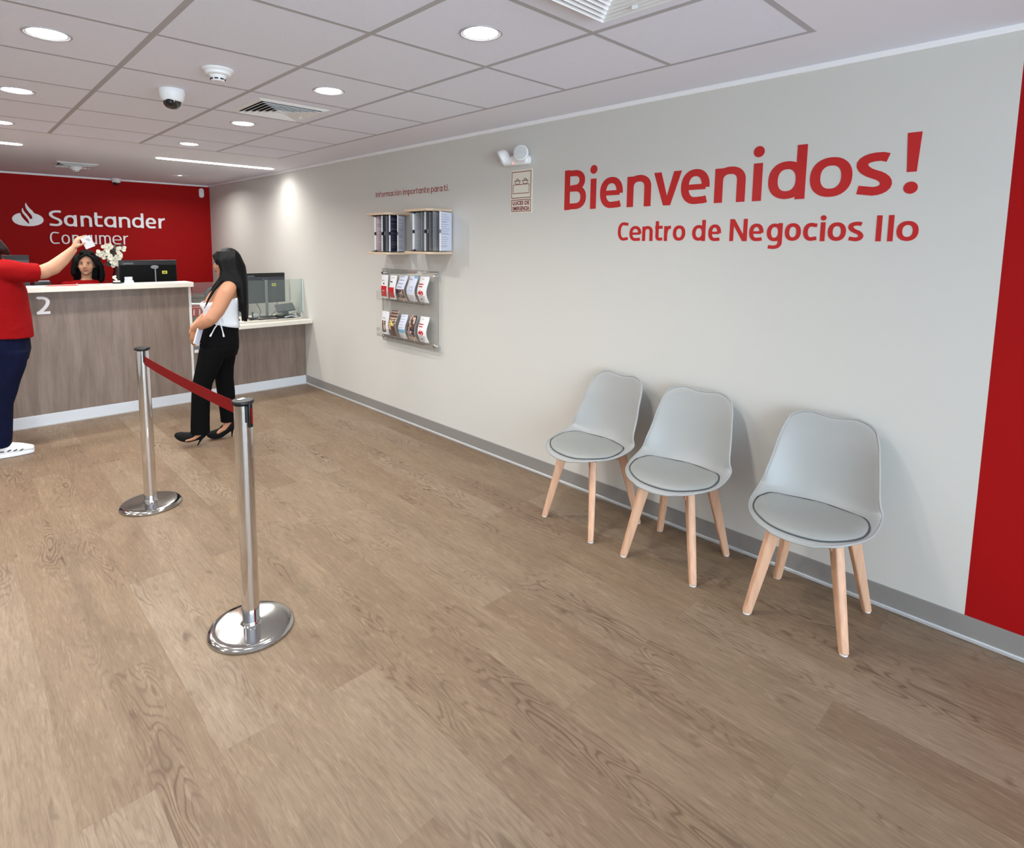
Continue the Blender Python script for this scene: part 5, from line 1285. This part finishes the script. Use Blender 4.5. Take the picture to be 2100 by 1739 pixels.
# ---- employee seated behind the tall counter
EP = V((-1.88, 6.60, 0)); vd3 = (EP-V((CAM.x, CAM.y, 0))).normalized(); ang3 = math.atan2(-vd3.x, vd3.y)
def employee():
    t = empty('person', (EP.x, EP.y, 0), ang3, label='seated employee with dark wavy hair and red shirt behind the tall counter', cat='person')
    g = G()
    g.rings([(0, .16, .56, .16, .12), (0, .15, .66, .15, .11), (0, .12, .80, .14, .105), (-.005, .09, .94, .16, .105), (-.012, .07, 1.06, .185, .10), (-.018, .06, 1.13, .175, .08), (-.018, .05, 1.165, .12, .065), (-.015, .045, 1.185, .06, .05)])
    g.limb([(-.015, .045, 1.165), (-.012, .035, 1.21), (-.008, .03, 1.26)], [.047, .042, .044], n=16)
    HC = V((-.006, .02, 1.330)); F = V((-.14, -.99, 0)); head_mass(g, HC, F, .96)
    for sg in (-1, 1):
        g.limb([(-.015+sg*.150, .07, 1.12), (-.015+sg*.175, .08, 1.0), (-.015+sg*.18, .06, .87)], [.05, .045, .040], n=14)
        g.limb([(-.015+sg*.18, .06, .87), (-.015+sg*.14, -.03, .80), (-.015+sg*.09, -.10, .775)], [.040, .034, .024], n=14)
        hand(g, (-.015+sg*.09, -.10, .775), (-sg*.5, -1, -.4), (0, -.1, -1), .25, .9, thumb_side=sg)
        g.limb([(sg*.09, .14, .58), (sg*.12, -.10, .58), (sg*.12, -.22, .56)], [.085, .072, .058], n=14)
        g.limb([(sg*.12, -.22, .56), (sg*.12, -.20, .32), (sg*.12, -.16, .09)], [.056, .050, .034], n=14)
        g.limb([(sg*.12, -.16, .09), (sg*.12, -.16, .055), (sg*.12, -.22, .035), (sg*.12, -.30, .03)], [.034, .036, .032, .024], n=12)
    g.fuse('body', M['skin_f'], t, voxel=.0066, it=4)
    head_features(t, HC, F, .96)
    g = G()
    g.rings([(0, .16, .56, .175, .135), (0, .15, .66, .165, .125), (0, .12, .80, .155, .12), (-.005, .09, .94, .175, .12), (-.012, .07, 1.06, .20, .115), (-.018, .06, 1.125, .198, .098), (-.018, .052, 1.158, .150, .080), (-.018, .050, 1.185, .085, .066)])
    for sg in (-1, 1): g.limb([(-.015+sg*.14, .06, 1.115), (-.015+sg*.178, .06, 1.05), (-.015+sg*.185, .065, .93)], [.065, .062, .058], n=16, ends=(1, 0))
    g.fuse('red_shirt', M['cloth_r'], t, voxel=.0075, it=3)
    G().obox((-.088, -.055, 1.150), .012, .004, .018, (0, .3, 0)).build('pin', M['paper_p'], t, bevel=.001)
    g = G()
    g.rings([(0, .15, .50, .17, .15), (0, .15, .60, .165, .14)])
    for sg in (-1, 1):
        g.limb([(sg*.09, .14, .585), (sg*.12, -.10, .585), (sg*.12, -.225, .565)], [.097, .084, .070], n=14)
        g.limb([(sg*.12, -.225, .56), (sg*.12, -.20, .32), (sg*.12, -.16, .11)], [.068, .062, .05], n=14, ends=(1, 0))
    g.fuse('trousers', M['cloth_b'], t, voxel=.009, it=3)
    g = G(); c = HC
    g.ell(c+V((.008, .030, .032)), .088, .080, .092)
    random.seed(8)
    for sg in (-1, 1):
        for i in range(13):
            q = i/12; y0 = -.040+.11*q; w_ = (.034 if sg > 0 else .012); wav = random.uniform(-.01, .01)
            ln = (-.20 if sg > 0 else -.105)+random.uniform(-.02, .02)
            g.limb([c+V((sg*.030+.006, y0+.02, .110)), c+V((sg*(.072+w_*.3)+wav*.3, y0+.008, .060)), c+V((sg*(.086+w_*.8), y0+.02, -.02)), c+V((sg*(.084+w_)+wav, y0+.03, -.09)), c+V((sg*(.070+w_)+wav*1.5, y0+.03, ln))],
                   [.018, .024, .024, .022, .010], n=10)
    for i in range(14):
        a = -.07+.14*i/13; g.limb([c+V((a, .07, .05)), c+V((a*1.2, .10, -.05)), c+V((a*1.3, .10, -.14))], [.03, .03, .018], n=10)
    g.limb([c+V((.012, -.075, .098)), c+V((.050, -.078, .066)), c+V((.074, -.066, .010)), c+V((.080, -.05, -.04))], [.016, .017, .015, .010], n=10)
    g.limb([c+V((.006, -.075, .100)), c+V((-.036, -.074, .072)), c+V((-.068, -.058, .030)), c+V((-.078, -.04, -.03))], [.014, .012, .011, .009], n=10)
    g.limb([c+V((-.03, -.04, .112)), c+V((.01, -.055, .118)), c+V((.05, -.04, .105))], [.020, .024, .020], n=10)
    g.fuse('hair', M['hair'], t, voxel=.0058, it=3)
employee()
